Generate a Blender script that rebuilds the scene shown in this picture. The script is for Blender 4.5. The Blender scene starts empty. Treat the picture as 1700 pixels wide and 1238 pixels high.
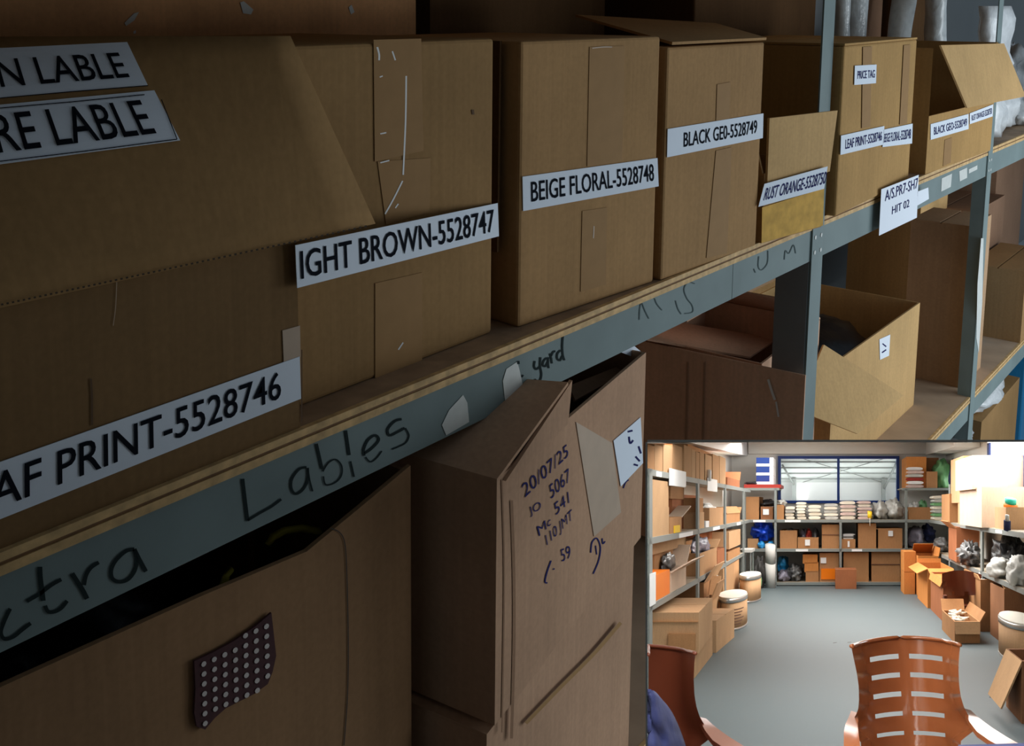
import bpy, bmesh, math, random
from mathutils import Vector, Matrix, noise

# ------------------------------------------------------------------ camera
F, PU, PV = 1650.0, 720.0, 228.0            # focal length and principal point of the (cropped) 1700x1238 frame
TH = math.atan(216 / 1650.0)                # pitch
AL = math.atan(1497 * math.cos(TH) / 1650.0)  # rack direction against the heading
CAM = Vector((0.0, -0.669, 1.6))
_h = Vector((math.cos(AL), math.sin(AL), 0)); RT = Vector((math.sin(AL), -math.cos(AL), 0))
FW = _h * math.cos(TH) - Vector((0, 0, 1)) * math.sin(TH)
UP = _h * math.sin(TH) + Vector((0, 0, 1)) * math.cos(TH)
scn = bpy.context.scene
cd = bpy.data.cameras.new('camera'); cam = bpy.data.objects.new('camera', cd); scn.collection.objects.link(cam)
cd.sensor_fit = 'HORIZONTAL'; cd.sensor_width = 36; cd.lens = F / 1700 * 36; cd.clip_start = 0.02
cd.shift_x = (850 - PU) / 1700; cd.shift_y = (PV - 619) / 1700
mw = Matrix((RT, UP, -FW)).transposed().to_4x4(); mw.translation = CAM; cam.matrix_world = mw
scn.camera = cam

# ------------------------------------------------------------------ world, lights, exposure
w = bpy.data.worlds.new('world'); scn.world = w; w.use_nodes = True
w.node_tree.nodes['Background'].inputs[0].default_value = (0.62, 0.80, 1.0, 1)
w.node_tree.nodes['Background'].inputs[1].default_value = 0.25
scn.view_settings.view_transform = 'Standard'; scn.view_settings.look = 'None'
scn.view_settings.exposure = 0; scn.view_settings.gamma = 1; scn.view_settings.use_curve_mapping = False
def area(name, loc, target, sx, sy, power, col, spread=180):
    l = bpy.data.lights.new(name, 'AREA'); l.shape = 'RECTANGLE'; l.size = sx; l.size_y = sy
    l.energy = power; l.color = col; l.spread = math.radians(spread)
    o = bpy.data.objects.new(name, l); scn.collection.objects.link(o); o.location = loc
    o.rotation_euler = (Vector(target) - Vector(loc)).to_track_quat('-Z', 'Y').to_euler(); return o
# light as from an assumed, unseen window at the far end of the aisle
area('aisle_window_light', (3.5, -1.35, 0.95), (2.2, 0.0, 1.0), 1.0, 1.2, 18.5, (0.86, 0.94, 1.0))
area('aisle_side_fill_light', (2.3, -2.3, 1.0), (1.6, 0.0, 1.1), 0.8, 1.0, 12, (0.86, 0.94, 1.0))  # unseen fill added to light the carton fronts more squarely

# ------------------------------------------------------------------ helpers
COL = scn.collection
W = {}                                       # world position of every object's origin
def link(o, p, parent):
    COL.objects.link(o); W[o.name] = Vector(p)
    if parent is not None:
        o.parent = parent; o.location = Vector(p) - W[parent.name]
    else:
        o.location = p
    return o
def tag(o, label=None, cat=None, group=None, kind=None):
    if label: o['label'] = label
    if cat: o['category'] = cat
    if group: o['group'] = group
    if kind: o['kind'] = kind
    return o
def thing(name, label, cat, p, group=None):
    o = bpy.data.objects.new(name, None); o.empty_display_size = 0.02
    link(o, p, None); return tag(o, label, cat, group)
def obj(name, verts, faces, mat, parent=None, smooth=False, bevel=0, solid=0, org=None):
    vs = [Vector(v) for v in verts]
    if org is None:
        c = sum(vs, Vector()) / len(vs); org = Vector((c.x, c.y, min(v.z for v in vs)))
    me = bpy.data.meshes.new(name); me.from_pydata([v - org for v in vs], [], faces); me.update()
    bm = bmesh.new(); bm.from_mesh(me); bmesh.ops.recalc_face_normals(bm, faces=bm.faces); bm.to_mesh(me); bm.free()
    if smooth:
        for f in me.polygons: f.use_smooth = True
    me.materials.append(MATS[mat] if isinstance(mat, str) else mat)
    o = bpy.data.objects.new(name, me); link(o, org, parent)
    if solid:
        m = o.modifiers.new('s', 'SOLIDIFY'); m.thickness = solid; m.offset = 0
    if bevel:
        m = o.modifiers.new('b', 'BEVEL'); m.width = bevel; m.segments = 2; m.limit_method = 'ANGLE'
    return o
HEX = [(0,1,2,3),(7,6,5,4),(0,4,5,1),(1,5,6,2),(2,6,7,3),(3,7,4,0)]
class MB:
    def __init__(s): s.v = []; s.f = []
    def add(s, vs, fs):
        n = len(s.v); s.v += [Vector(q) for q in vs]; s.f += [tuple(i + n for i in f) for f in fs]; return s
    def hexa(s, p): return s.add(p, HEX)
    def box(s, T, x0, x1, y0, y1, z0, z1):
        return s.hexa([T(x0,y0,z0),T(x1,y0,z0),T(x1,y1,z0),T(x0,y1,z0),T(x0,y0,z1),T(x1,y0,z1),T(x1,y1,z1),T(x0,y1,z1)])
    def build(s, name, mat, parent=None, **k): return obj(name, s.v, s.f, mat, parent, **k)
def I(x, y, z): return Vector((x, y, z))
def local(T, ox, oy, oz, rot=0):
    c, s = math.cos(rot), math.sin(rot)
    return lambda a, b, h: T(ox + a*c - b*s, oy + a*s + b*c, oz + h)

# ---- pixel -> point on a plane of the place
def ray(u, v): return FW + RT * ((u - PU) / F) - UP * ((v - PV) / F)
def aty(u, v, y):
    d = ray(u, v); return CAM + d * ((y - CAM.y) / d.y)
def atz(u, v, z):
    d = ray(u, v); return CAM + d * ((z - CAM.z) / d.z)
def plane_hit(p, n):
    p = Vector(p); n = Vector(n).normalized()
    def f(u, v, off=0.0):
        d = ray(u, v); t = (p - CAM).dot(n) / d.dot(n)
        q = CAM + d * t; s = 1 if (CAM - p).dot(n) > 0 else -1
        return q + n * (s * off)
    return f
def vplane(xa, ya, xb, yb): return plane_hit((xa, ya, 1), (-(yb - ya), xb - xa, 0))
def pix(p):
    d = p-CAM; k = d.dot(FW); return PU+F*d.dot(RT)/k, PV-F*d.dot(UP)/k
def homog(q):
    # unit square (s right, t down) -> pixel quad TL TR BR BL
    (x0,y0),(x1,y1),(x2,y2),(x3,y3) = q
    dx1, dx2, dx3 = x1-x2, x3-x2, x0-x1+x2-x3; dy1, dy2, dy3 = y1-y2, y3-y2, y0-y1+y2-y3
    den = dx1*dy2 - dx2*dy1
    g = (dx3*dy2 - dx2*dy3)/den; h = (dx1*dy3 - dx3*dy1)/den
    a, b, c, d, e, f = x1-x0+g*x1, x3-x0+h*x3, x0, y1-y0+g*y1, y3-y0+h*y3, y0
    return lambda s, t: ((a*s+b*t+c)/(g*s+h*t+1), (d*s+e*t+f)/(g*s+h*t+1))
def sheet(name, quad, hit, mat, parent, off=0.0012, n=6, solid=0.0006):
    H = homog(quad); vs = []; fs = []
    for j in range(n+1):
        for i in range(n+1): vs.append(hit(*H(i/n, j/n), off))
    for j in range(n):
        for i in range(n):
            k = j*(n+1)+i; fs.append((k, k+1, k+n+2, k+n+1))
    return obj(name, vs, fs, mat, parent, solid=solid)
_tc = {}
def text_geo(txt, bold=0.006):
    if (txt, bold) in _tc: return _tc[(txt, bold)]
    c = bpy.data.curves.new('t', 'FONT'); c.body = txt; c.size = 1; c.offset = bold; c.resolution_u = 3; c.fill_mode = 'FRONT'
    o = bpy.data.objects.new('t', c); COL.objects.link(o)
    bpy.context.view_layer.update()
    me = bpy.data.meshes.new_from_object(o.evaluated_get(bpy.context.evaluated_depsgraph_get()))
    vs = [(v.co.x, v.co.y) for v in me.vertices]; fs = [tuple(p.vertices) for p in me.polygons]
    bpy.data.objects.remove(o); bpy.data.curves.remove(c); bpy.data.meshes.remove(me)
    x0 = min(v[0] for v in vs); x1 = max(v[0] for v in vs); y0 = min(v[1] for v in vs); y1 = max(v[1] for v in vs)
    vs = [((x-x0)/(x1-x0), 1-(y-y0)/(y1-y0)) for x, y in vs]
    _tc[(txt, bold)] = (vs, fs); return vs, fs
def text(txt, quad, hit, mat, parent, box=(0,1,0,1), off=0.0022, name='lettering', bold=0.006, clip=None):
    vs, fs = text_geo(txt, bold); H = homog(quad); a, b, c, d = box
    return obj(name, [hit(*H(a+(b-a)*s, c+(d-c)*t), off) for s, t in vs], fs, mat, parent)
def smooth_line(p, n=5):
    if len(p) < 3: return p
    r = []
    for i in range(len(p)-1):
        p0, p1, p2, p3 = p[max(i-1,0)], p[i], p[i+1], p[min(i+2,len(p)-1)]
        for k in range(n):
            t = k/n
            r.append(tuple(0.5*((2*p1[j])+(-p0[j]+p2[j])*t+(2*p0[j]-5*p1[j]+4*p2[j]-p3[j])*t*t+(-p0[j]+3*p1[j]-3*p2[j]+p3[j])*t**3) for j in (0,1)))
    r.append(tuple(p[-1])); return r
def strokes(name, lines, hit, width, mat, parent, off=0.0008, curve=True, join=False):
    if not join and len(lines) > 1:
        return [strokes(name, [ln], hit, width, mat, parent, off, curve) for ln in lines][-1]
    m = MB()
    for ln in lines:
        wpx = width
        if isinstance(ln, tuple) and isinstance(ln[0], (int, float)) and isinstance(ln[1], list): wpx, ln = ln
        p = smooth_line(ln) if curve else ln
        L = []; Rr = []
        for i, q in enumerate(p):
            a = p[max(i-1,0)]; b = p[min(i+1,len(p)-1)]
            dx, dy = b[0]-a[0], b[1]-a[1]; l = math.hypot(dx, dy) or 1
            nx, ny = -dy/l*wpx/2, dx/l*wpx/2
            L.append(hit(q[0]+nx, q[1]+ny, off)); Rr.append(hit(q[0]-nx, q[1]-ny, off))
        n = len(p)
        m.add(L+Rr, [(i, i+1, n+i+1, n+i) for i in range(n-1)])
    return m.build(name, mat, parent)
def poly(name, pts, hit, mat, parent, off=0.001, solid=0.0006):
    return obj(name, [hit(u, v, off) for u, v in pts], [tuple(range(len(pts)))], mat, parent, solid=solid)

# ------------------------------------------------------------------ materials
MATS = {}
def new_mat(name):
    m = bpy.data.materials.new(name); m.use_nodes = True; MATS[name] = m
    return m, m.node_tree.nodes, m.node_tree.links, m.node_tree.nodes['Principled BSDF']
def plain(name, col, rough=0.6, metal=0, var=0.0, scale=20, emit=0, trans=0, alpha=1, bump=0, spec=0.5, sheen=0):
    m, N, L, b = new_mat(name)
    b.inputs['Base Color'].default_value = (*col, 1); b.inputs['Roughness'].default_value = rough; b.inputs['Metallic'].default_value = metal
    b.inputs['Specular IOR Level'].default_value = spec
    if emit: b.inputs['Emission Color'].default_value = (*col, 1); b.inputs['Emission Strength'].default_value = emit
    if alpha < 1: b.inputs['Alpha'].default_value = alpha
    if var or bump:
        tc = N.new('ShaderNodeTexCoord'); nz = N.new('ShaderNodeTexNoise'); nz.inputs['Scale'].default_value = scale; nz.inputs['Detail'].default_value = 5
        L.new(tc.outputs['Object'], nz.inputs['Vector'])
        if var:
            mp = N.new('ShaderNodeMapRange'); mp.inputs['To Min'].default_value = 1-var; mp.inputs['To Max'].default_value = 1+var
            mp.inputs['From Min'].default_value = 0.3; mp.inputs['From Max'].default_value = 0.7
            mx = N.new('ShaderNodeMix'); mx.data_type = 'RGBA'; mx.blend_type = 'MULTIPLY'; mx.inputs['Factor'].default_value = 1
            mx.inputs['A'].default_value = (*col, 1); L.new(nz.outputs['Fac'], mp.inputs['Value']); L.new(mp.outputs['Result'], mx.inputs['B'])
            L.new(mx.outputs['Result'], b.inputs['Base Color'])
        if bump:
            bp = N.new('ShaderNodeBump'); bp.inputs['Strength'].default_value = bump; bp.inputs['Distance'].default_value = 0.2/scale
            L.new(nz.outputs['Fac'], bp.inputs['Height']); L.new(bp.outputs['Normal'], b.inputs['Normal'])
    return m
def card(name, col, k=1.0, var=0.10):
    # corrugated board: broad mottling, fine fibre specks and faint vertical flutes; k = size of the grain
    m, N, L, b = new_mat(name)
    b.inputs['Roughness'].default_value = 0.8; b.inputs['Specular IOR Level'].default_value = 0.06
    tc = N.new('ShaderNodeTexCoord')
    n1 = N.new('ShaderNodeTexNoise'); n1.inputs['Scale'].default_value = 6*k; n1.inputs['Detail'].default_value = 4
    n2 = N.new('ShaderNodeTexNoise'); n2.inputs['Scale'].default_value = 160*k; n2.inputs['Detail'].default_value = 2
    mpv = N.new('ShaderNodeMapping'); mpv.inputs['Scale'].default_value = (1, 1, 0.03)
    n3 = N.new('ShaderNodeTexNoise'); n3.inputs['Scale'].default_value = 130*k; n3.inputs['Detail'].default_value = 1
    L.new(tc.outputs['Object'], n1.inputs['Vector']); L.new(tc.outputs['Object'], n2.inputs['Vector'])
    L.new(tc.outputs['Object'], mpv.inputs['Vector']); L.new(mpv.outputs['Vector'], n3.inputs['Vector'])
    def rng(n, lo, hi):
        r = N.new('ShaderNodeMapRange'); r.inputs['From Min'].default_value = 0.3; r.inputs['From Max'].default_value = 0.7
        r.inputs['To Min'].default_value = lo; r.inputs['To Max'].default_value = hi; L.new(n.outputs['Fac'], r.inputs['Value']); return r
    a = N.new('ShaderNodeMath'); a.operation = 'MULTIPLY'; L.new(rng(n1, 1-var, 1+var).outputs[0], a.inputs[0]); L.new(rng(n2, 0.95, 1.05).outputs[0], a.inputs[1])
    c = N.new('ShaderNodeMath'); c.operation = 'MULTIPLY'; L.new(a.outputs[0], c.inputs[0]); L.new(rng(n3, 0.96, 1.04).outputs[0], c.inputs[1])
    mx = N.new('ShaderNodeMix'); mx.data_type = 'RGBA'; mx.blend_type = 'MULTIPLY'; mx.inputs['Factor'].default_value = 1
    mx.inputs['A'].default_value = (*col, 1); L.new(c.outputs[0], mx.inputs['B']); L.new(mx.outputs['Result'], b.inputs['Base Color'])
    bp = N.new('ShaderNodeBump'); bp.inputs['Strength'].default_value = 0.12; bp.inputs['Distance'].default_value = 0.002/k
    L.new(n3.outputs['Fac'], bp.inputs['Height']); L.new(bp.outputs['Normal'], b.inputs['Normal'])
    return m
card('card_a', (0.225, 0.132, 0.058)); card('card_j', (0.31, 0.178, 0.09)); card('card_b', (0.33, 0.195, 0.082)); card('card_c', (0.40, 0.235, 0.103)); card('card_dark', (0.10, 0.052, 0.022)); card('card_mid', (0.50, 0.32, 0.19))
card('card_red', (0.34, 0.20, 0.125)); card('card_pink', (0.48, 0.295, 0.185)); card('card_m', (0.72, 0.44, 0.29)); card('card_groove', (0.30, 0.175, 0.105)); card('card_groove_m', (0.42, 0.25, 0.155)); card('card_light', (0.58, 0.37, 0.165)); card('card_tan', (0.46, 0.275, 0.105)); card('card_back', (0.70, 0.37, 0.17), var=0.25)
plain('paper', (0.80, 0.87, 0.95), 0.8, spec=0.1); plain('paper_note', (0.84, 0.90, 0.98), 0.7)
plain('ink', (0.010, 0.012, 0.018), 0.9, spec=0.03); plain('ink_blue', (0.03, 0.03, 0.12), 0.9, spec=0.03); plain('marker', (0.02, 0.03, 0.03), 0.8, spec=0.05); plain('marker_faded', (0.09, 0.12, 0.12), 0.8, spec=0.05)
plain('steel_paint', (0.20, 0.255, 0.25), 0.6, spec=0.12, var=0.10, scale=9, bump=0.03)
plain('steel_dark', (0.20, 0.22, 0.23), 0.45, var=0.08, scale=9)
plain('chip', (0.62, 0.64, 0.60), 0.6, var=0.06, scale=60)
plain('ply_pale', (0.50, 0.36, 0.24), 0.7, var=0.12, scale=14); plain('plywood', (0.36, 0.23, 0.13), 0.7, var=0.25, scale=30); plain('ply_edge', (0.62, 0.40, 0.17), 0.75, var=0.25, scale=70); plain('ply_core', (0.22, 0.115, 0.045), 0.8, var=0.2, scale=60)
plain('tape', (0.36, 0.208, 0.088), 0.6, var=0.05, scale=40, spec=0.05); plain('tape_yellow', (0.62, 0.36, 0.07), 0.6, var=0.18, scale=50, bump=0.15, spec=0.05); plain('tape_pale', (0.46, 0.33, 0.22), 0.5, var=0.06, scale=30)
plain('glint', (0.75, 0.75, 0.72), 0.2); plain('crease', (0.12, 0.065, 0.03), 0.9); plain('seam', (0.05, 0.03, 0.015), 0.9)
plain('black_bag', (0.006, 0.006, 0.008), 0.35, bump=0.3, scale=25); plain('yellow_strap', (0.60, 0.48, 0.03), 0.5); plain('thread', (0.03, 0.02, 0.015), 0.8)
plain('swatch', (0.055, 0.012, 0.014), 0.85, var=0.15, scale=120); plain('swatch_dot', (0.62, 0.56, 0.52), 0.8)
plain('white_plastic', (0.72, 0.74, 0.74), 0.25, var=0.12, scale=30, bump=0.5); plain('clear_plastic', (0.60, 0.65, 0.66), 0.2, var=0.2, scale=25, bump=0.6)
plain('band_yellow', (0.75, 0.60, 0.05), 0.4); plain('band_red', (0.55, 0.01, 0.03), 0.4); plain('band_navy', (0.03, 0.015, 0.12), 0.4)
plain('blue_plastic', (0.02, 0.22, 0.45), 0.4, bump=0.2, scale=30); plain('grey_bag', (0.32, 0.34, 0.35), 0.3, var=0.3, scale=25, bump=0.5)
plain('wall_white', (0.90, 0.89, 0.87), 0.85); plain('wall_dark', (0.45, 0.44, 0.42), 0.85, var=0.05, scale=3); plain('wall_paint', (0.30, 0.30, 0.28), 0.85, var=0.05, scale=3); plain('concrete', (0.55, 0.56, 0.56), 0.6, var=0.06, scale=2)

# ------------------------------------------------------------------ carton builder
def plate(T4, mat, parent, name='flap', th=0.004):
    """sheet of board through four corners (hinge a,b then free edge c,d), with its own thickness"""
    a, b, c, d = [Vector(p) for p in T4]
    c2 = plane_hit(a, (b-a).cross(d-a))(*pix(c))
    c = c2
    n = ((b-a).cross(d-a)).normalized()*th
    return MB().hexa([a, b, c, d, a+n, b+n, c+n, d+n]).build(name, mat, parent)
def carton(T, name, label, o, w, d, h, rot=0, mat='card_b', cat='box', group=None, opened=False, flaps=(), th=0.004, top=True,
           bevel=0.0, wall_h=None, tape=None, foot=None, kk=1.0):
    """o = front-left-bottom corner; flaps: (side, angle, length, taper); foot = explicit footprint corners"""
    Tl = local(T, *o, rot)
    fp = foot or [(0,0),(w,0),(w,d),(0,d)]
    cx = sum(p[0] for p in fp)/4; cy = sum(p[1] for p in fp)/4
    r = thing(name, label, cat, Tl(cx, cy, 0), group)
    hs = wall_h or (h, h, h, h)                       # front right back left
    ins = lambda p, t: (p[0]+(cx-p[0])*t/max(abs(cx-p[0]),1e-6) if abs(cx-p[0])>t else cx, p[1]+(cy-p[1])*t/max(abs(cy-p[1]),1e-6) if abs(cy-p[1])>t else cy)
    if not opened:
        m = MB().hexa([Tl(*p, 0) for p in fp] + [Tl(*p, h) for p in fp])
        m.build('body', mat, r, bevel=bevel)
        if top:
            g = 0.003*kk; mid = [( (fp[0][0]+fp[3][0])/2, (fp[0][1]+fp[3][1])/2 ), ((fp[1][0]+fp[2][0])/2, (fp[1][1]+fp[2][1])/2)]
            lp = lambda p, q, t: (p[0]+(q[0]-p[0])*t, p[1]+(q[1]-p[1])*t)
            A = [fp[0], fp[1], lp(fp[1], fp[2], .5-g/max(d,.01)), lp(fp[0], fp[3], .5-g/max(d,.01))]
            B = [lp(fp[0], fp[3], .5+g/max(d,.01)), lp(fp[1], fp[2], .5+g/max(d,.01)), fp[2], fp[3]]
            for q in (A, B): MB().hexa([Tl(*p, h) for p in q]+[Tl(*p, h+th) for p in q]).build('flap', mat, r)
    else:
        m = MB(); q = [ins(p, th) for p in fp]
        for i in range(4):
            j = (i+1) % 4; hh = hs[i]
            m.hexa([Tl(*fp[i],0), Tl(*fp[j],0), Tl(*q[j],0), Tl(*q[i],0), Tl(*fp[i],hh), Tl(*fp[j],hh), Tl(*q[j],hh), Tl(*q[i],hh)])
        m.hexa([Tl(*p,0) for p in q]+[Tl(*p,th) for p in q])
        m.build('body', mat, r)
    idx = {'F':(0,1),'R':(1,2),'B':(2,3),'L':(3,0)}
    for k, fl in enumerate(flaps):
        side, ang, ln = fl[:3]; tp = fl[3] if len(fl) > 3 else 0.0; fm = fl[4] if len(fl) > 4 else mat
        i, j = idx[side]; p, q = fp[i], fp[j]; hh = hs[i] if opened else h
        ex, ey = q[0]-p[0], q[1]-p[1]; l = math.hypot(ex, ey); ix, iy = -ey/l, ex/l      # inward normal
        ca, sa = math.cos(math.radians(ang))*ln, math.sin(math.radians(ang))*ln
        t = tp*l
        a = (p[0], p[1], hh); b = (q[0], q[1], hh)
        c = (q[0]-ex/l*t+ix*ca, q[1]-ey/l*t+iy*ca, hh+sa); e = (p[0]+ex/l*t+ix*ca, p[1]+ey/l*t+iy*ca, hh+sa)
        nx, nz = -math.sin(math.radians(ang)), math.cos(math.radians(ang))
        off = (ix*nx*th, iy*nx*th, nz*th)
        P = [a, b, c, e]; Q = [(v[0]+off[0], v[1]+off[1], v[2]+off[2]) for v in P]
        MB().hexa([Tl(*v) for v in P]+[Tl(*v) for v in Q]).build('flap', fm, r)
    if tape:
        tw, tl = tape[:2]; tm = tape[2] if len(tape) > 2 else 'tape'
        x0, x1 = w/2-tw/2, w/2+tw/2
        MB().box(Tl, x0, x1, -0.0012*kk, 0, h-tl, h+th).build('tape', tm, r)
        if tl < h*0.9 and len(tape) > 3:
            MB().box(Tl, x0, x1, -0.0012*kk, 0, 0, tape[3]).build('tape', tm, r)
    return r
def bag(T, name, label, c, rx, ry, rz, mat, seed=0, cat='bag', group=None, amp=0.35, freq=2.2, n=(18, 28), parent=None, crumple=0.12):
    """soft crumpled sack, flat where it stands; c = centre of its base"""
    vs = []; fs = []; nl, nc = n
    for i in range(nl+1):
        a = math.pi*i/nl
        for j in range(nc):
            b = 2*math.pi*j/nc
            q = Vector((math.sin(a)*math.cos(b), math.sin(a)*math.sin(b), math.cos(a)))
            s = 1 + amp*noise.noise(q*freq+Vector((seed*7.3, seed*3.1, 0))) + crumple*abs(noise.noise(q*freq*3.7+Vector((seed, 9, 4))))*2 - crumple
            z = q.z*s
            vs.append(T(c[0]+q.x*s*rx, c[1]+q.y*s*ry, c[2]+max(0.0, (z+0.72)/1.72)*rz))
    for i in range(nl):
        for j in range(nc):
            k = i*nc+j; k2 = i*nc+(j+1) % nc; fs.append((k, k2, k2+nc, k+nc))
    o = obj(name, vs, fs, mat, parent, smooth=True)
    if parent is None: tag(o, label, cat, group)
    return o
# ================================================================== the place: floor, wall, racking
ZS, ZL = 1.218, 0.515                        # tops of the two shelves in view
MB().box(I, -2.5, 8, -3.2, 1.2, -0.05, 0).build('floor', 'concrete')['kind'] = 'structure'
MB().box(I, -1.2, 8, 0.80, 0.86, 0, 3.0).build('wall_rear', 'wall_paint')['kind'] = 'structure'
MB().box(I, -1.26, -1.2, -1.2, 0.86, 0, 3.0).build('bounce_wall_left', 'wall_white')['kind'] = 'structure'  # unseen end wall, added to block light at the left and bounce some back
MB().box(I, -1.26, 1.4, -1.2, -1.1, 0, 3.0).build('shade_wall_front', 'wall_dark')['kind'] = 'structure'   # unseen partition added behind the camera to shade the left cartons
MB().box(I, -1.26, 0.85, -1.2, 0.86, 3.0, 3.06).build('shade_ceiling_aisle', 'wall_dark')['kind'] = 'structure'  # unseen cover, added over the left part so light enters from the right

rack = thing('storage_rack', 'grey steel rack with plywood shelves carrying the labelled cartons', 'shelving', (0, 0, 0))
# shelf boards: thin plywood over the beams, two pale veneers and a dark core showing at the front edge
for z, x0, x1 in ((ZS, -0.9, 4.9), (ZL, -0.9, 4.9), (1.74, -0.9, 4.9)):
    s = MB().box(I, x0, x1, 0.004, 0.60, z-0.017, z).build('shelf_board', 'ply_pale' if z == ZL else 'plywood', rack)
    MB().box(I, x0, x1, -0.002, 0.004, z-0.0065, z+0.0003).build('edge_veneer', 'ply_edge', s)
    MB().box(I, x0, x1, -0.0005, 0.004, z-0.0095, z-0.0065).build('edge_core', 'ply_core', s)
    MB().box(I, x0, x1, -0.002, 0.004, z-0.017, z-0.0095).build('edge_veneer', 'ply_edge', s)
def beam(x0, x1, z0, z1):
    m = MB().box(I, x0, x1, 0.0, 0.004, z0, z1)
    m.box(I, x0, x1, 0.004, 0.035, z1-0.003, z1); m.box(I, x0, x1, 0.004, 0.03, z0, z0+0.003)
    return m.build('beam', 'steel_paint', rack)
beam_a = beam(-0.9, 1.447, 1.143, 1.2005); beam_b = beam(1.4485, 4.9, 1.143, 1.2005)
MB().box(I, 1.4470, 1.4485, 0.001, 0.004, 1.143, 1.2005).build('joint', 'seam', rack)
beam_l = beam(-0.9, 4.9, 0.447, 0.510)
for z in (1.143, 0.447): MB().box(I, -0.9, 4.9, 0.57, 0.60, z, z+0.057).build('beam', 'steel_dark', rack)
def post(x, y, leg=0.052, side=0.062, back=False, z1=2.2):
    s = 1 if not back else -1
    m = MB().box(I, x, x+leg, min(y, y+0.003*s)-0.0025, max(y, y+0.003*s)-0.0025, 0, z1)
    m.box(I, x, x+0.003, min(y, y+side*s), max(y, y+side*s), 0, 1.14 if not back else z1)
    return m.build('post', 'steel_paint', rack)
p1 = post(1.763, -0.001); p2 = post(2.992, -0.001, 0.046, 0.032); post(-0.86, 0); post(4.6, 0)
post(1.205, 0.53, 0.055, 0.05, True); post(2.992, 0.60, 0.05, 0.05, True); post(-0.86, 0.6, 0.05, 0.05, True)
# dark inner flange on the near post
MB().box(I, 1.7615, 1.763, 0.001, 0.061, 0.52, 1.142).build('flange', 'steel_dark', p1)
# rivets where the beam meets the posts
for x in (1.775, 1.803, 3.004, 3.026):
    for z in (1.158, 1.186):
        vs = [Vector((x+0.004*math.cos(a*math.pi/4), -0.0045, z+0.004*math.sin(a*math.pi/4))) for a in range(8)]
        m = MB().add(vs+[v+Vector((0, 0.002, 0)) for v in vs], [tuple(range(8))]+[(i,(i+1)%8,8+(i+1)%8,8+i) for i in range(8)])
        m.build('rivet', 'chip', p1 if x < 2 else p2)
bh = vplane(0, 0, 1, 0)
# writing on the beam (traced on the beam's face)
def Zm(pts, s, ox, oy): return [(ox+a/s, oy+b/s) for a, b in pts]
S1 = (6.19, 0, 880); S2 = (5.0, 380, 660); S3 = (9.525, 820, 540); S4 = (5.3125, 1040, 380)
z1 = lambda *p: Zm(p, *S1); z2 = lambda *p: Zm(p, *S2); z3 = lambda *p: Zm(p, *S3); z4 = lambda *p: Zm(p, *S4)
strokes('handwriting', [z1((100,800),(40,930),(5,1040),(40,1110),(130,1090),(220,1020),(310,950)),
    (8.0, z1((405,370),(410,480),(425,600),(440,720))), z1((270,725),(400,650),(520,560),(625,500)), z1((460,770),(490,830),(560,830),(630,790),(685,720)),
    (8.0, z1((735,440),(800,540),(850,620),(890,700))), z1((860,560),(880,460),(930,380),(1010,325)),
    z1((1375,190),(1290,210),(1190,300),(1140,400),(1150,490),(1220,525),(1310,500),(1380,410),(1400,300),(1375,190)), (7.0, z1((1375,190),(1430,300),(1495,420)))],
    bh, 6.3, 'marker', beam_a)
strokes('handwriting', [(5.6, z2((110,670),(130,840),(152,1020))), z2((152,1015),(260,950),(350,900),(430,840)),
    z2((640,575),(580,590),(520,670),(515,750),(550,795),(610,760),(650,680),(650,580)), (3, z2((650,580),(665,680),(690,775))),
    (5, z2((722,380),(745,480),(770,590))), (2.6, z2((775,610),(820,540),(880,510),(930,560),(930,640),(880,700),(800,720),(780,650))),
    (5, z2((965,270),(980,370),(995,475))), (3, z2((1005,525),(1020,590),(1035,655))),
    z2((1120,460),(1180,420),(1240,350),(1210,310),(1150,350),(1115,430),(1120,480)), (2.4, z2((1130,490),(1170,530),(1220,500),(1265,440))),
    z2((1430,175),(1370,195),(1315,260),(1330,310),(1400,280),(1455,250)), (2.6, z2((1460,250),(1490,310),(1465,370),(1400,405),(1350,425)))],
    bh, 4.2, 'marker', beam_a)
strokes('handwriting', [z3((640,560),(630,640),(660,690),(720,650)), z3((730,500),(725,640),(745,760),(730,850),(690,880),(635,850)),
    z3((830,510),(780,560),(770,630),(810,640),(850,570)), z3((855,500),(850,590),(860,675)), z3((880,440),(900,520),(910,600)), z3((900,480),(930,420),(965,405)),
    z3((1050,390),(1000,440),(995,520),(1040,550),(1075,480)), z3((1085,165),(1075,330),(1085,470),(1110,550)), (4.5, z3((375,560),(380,610))), (4.5, z3((430,790),(455,805)))],
    bh, 3.2, 'marker', beam_a)
strokes('handwriting', [z4((110,800),(115,700),(130,650),(160,720),(195,790)), z4((245,610),(265,660),(310,715)), z4((430,630),(450,700),(480,750)),
    z4((600,480),(540,470),(505,530),(530,610),(575,670),(580,730),(510,745)), z4((1120,350),(1135,385)), z4((1165,240),(1160,330),(1190,360),(1240,300),(1245,190)),
    z4((1390,270),(1400,190),(1430,215),(1470,140),(1490,215))], bh, 1.5, 'marker_faded', beam_b)
# worn paint chips
for pts in ([(733,705),(745,680),(768,655),(775,668),(778,700),(740,722)], [(834,632),(840,612),(858,600),(862,615),(869,648),(838,668)],
            [(1563,296),(1580,288),(1578,310),(1562,318)], [(1592,284),(1605,278),(1605,295),(1593,301)], [(1608,281),(1622,274),(1622,281),(1608,288)]):
    poly('paint_chip', pts, bh, 'chip', beam_a if pts[0][0] < 1200 else beam_b, off=0.0006, solid=0.0003)
poly('paint_chip', [(1620,470),(1626,395),(1630,395),(1628,500),(1622,585),(1618,560)], bh, 'chip', p2, off=0.0042, solid=0.0003)

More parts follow.
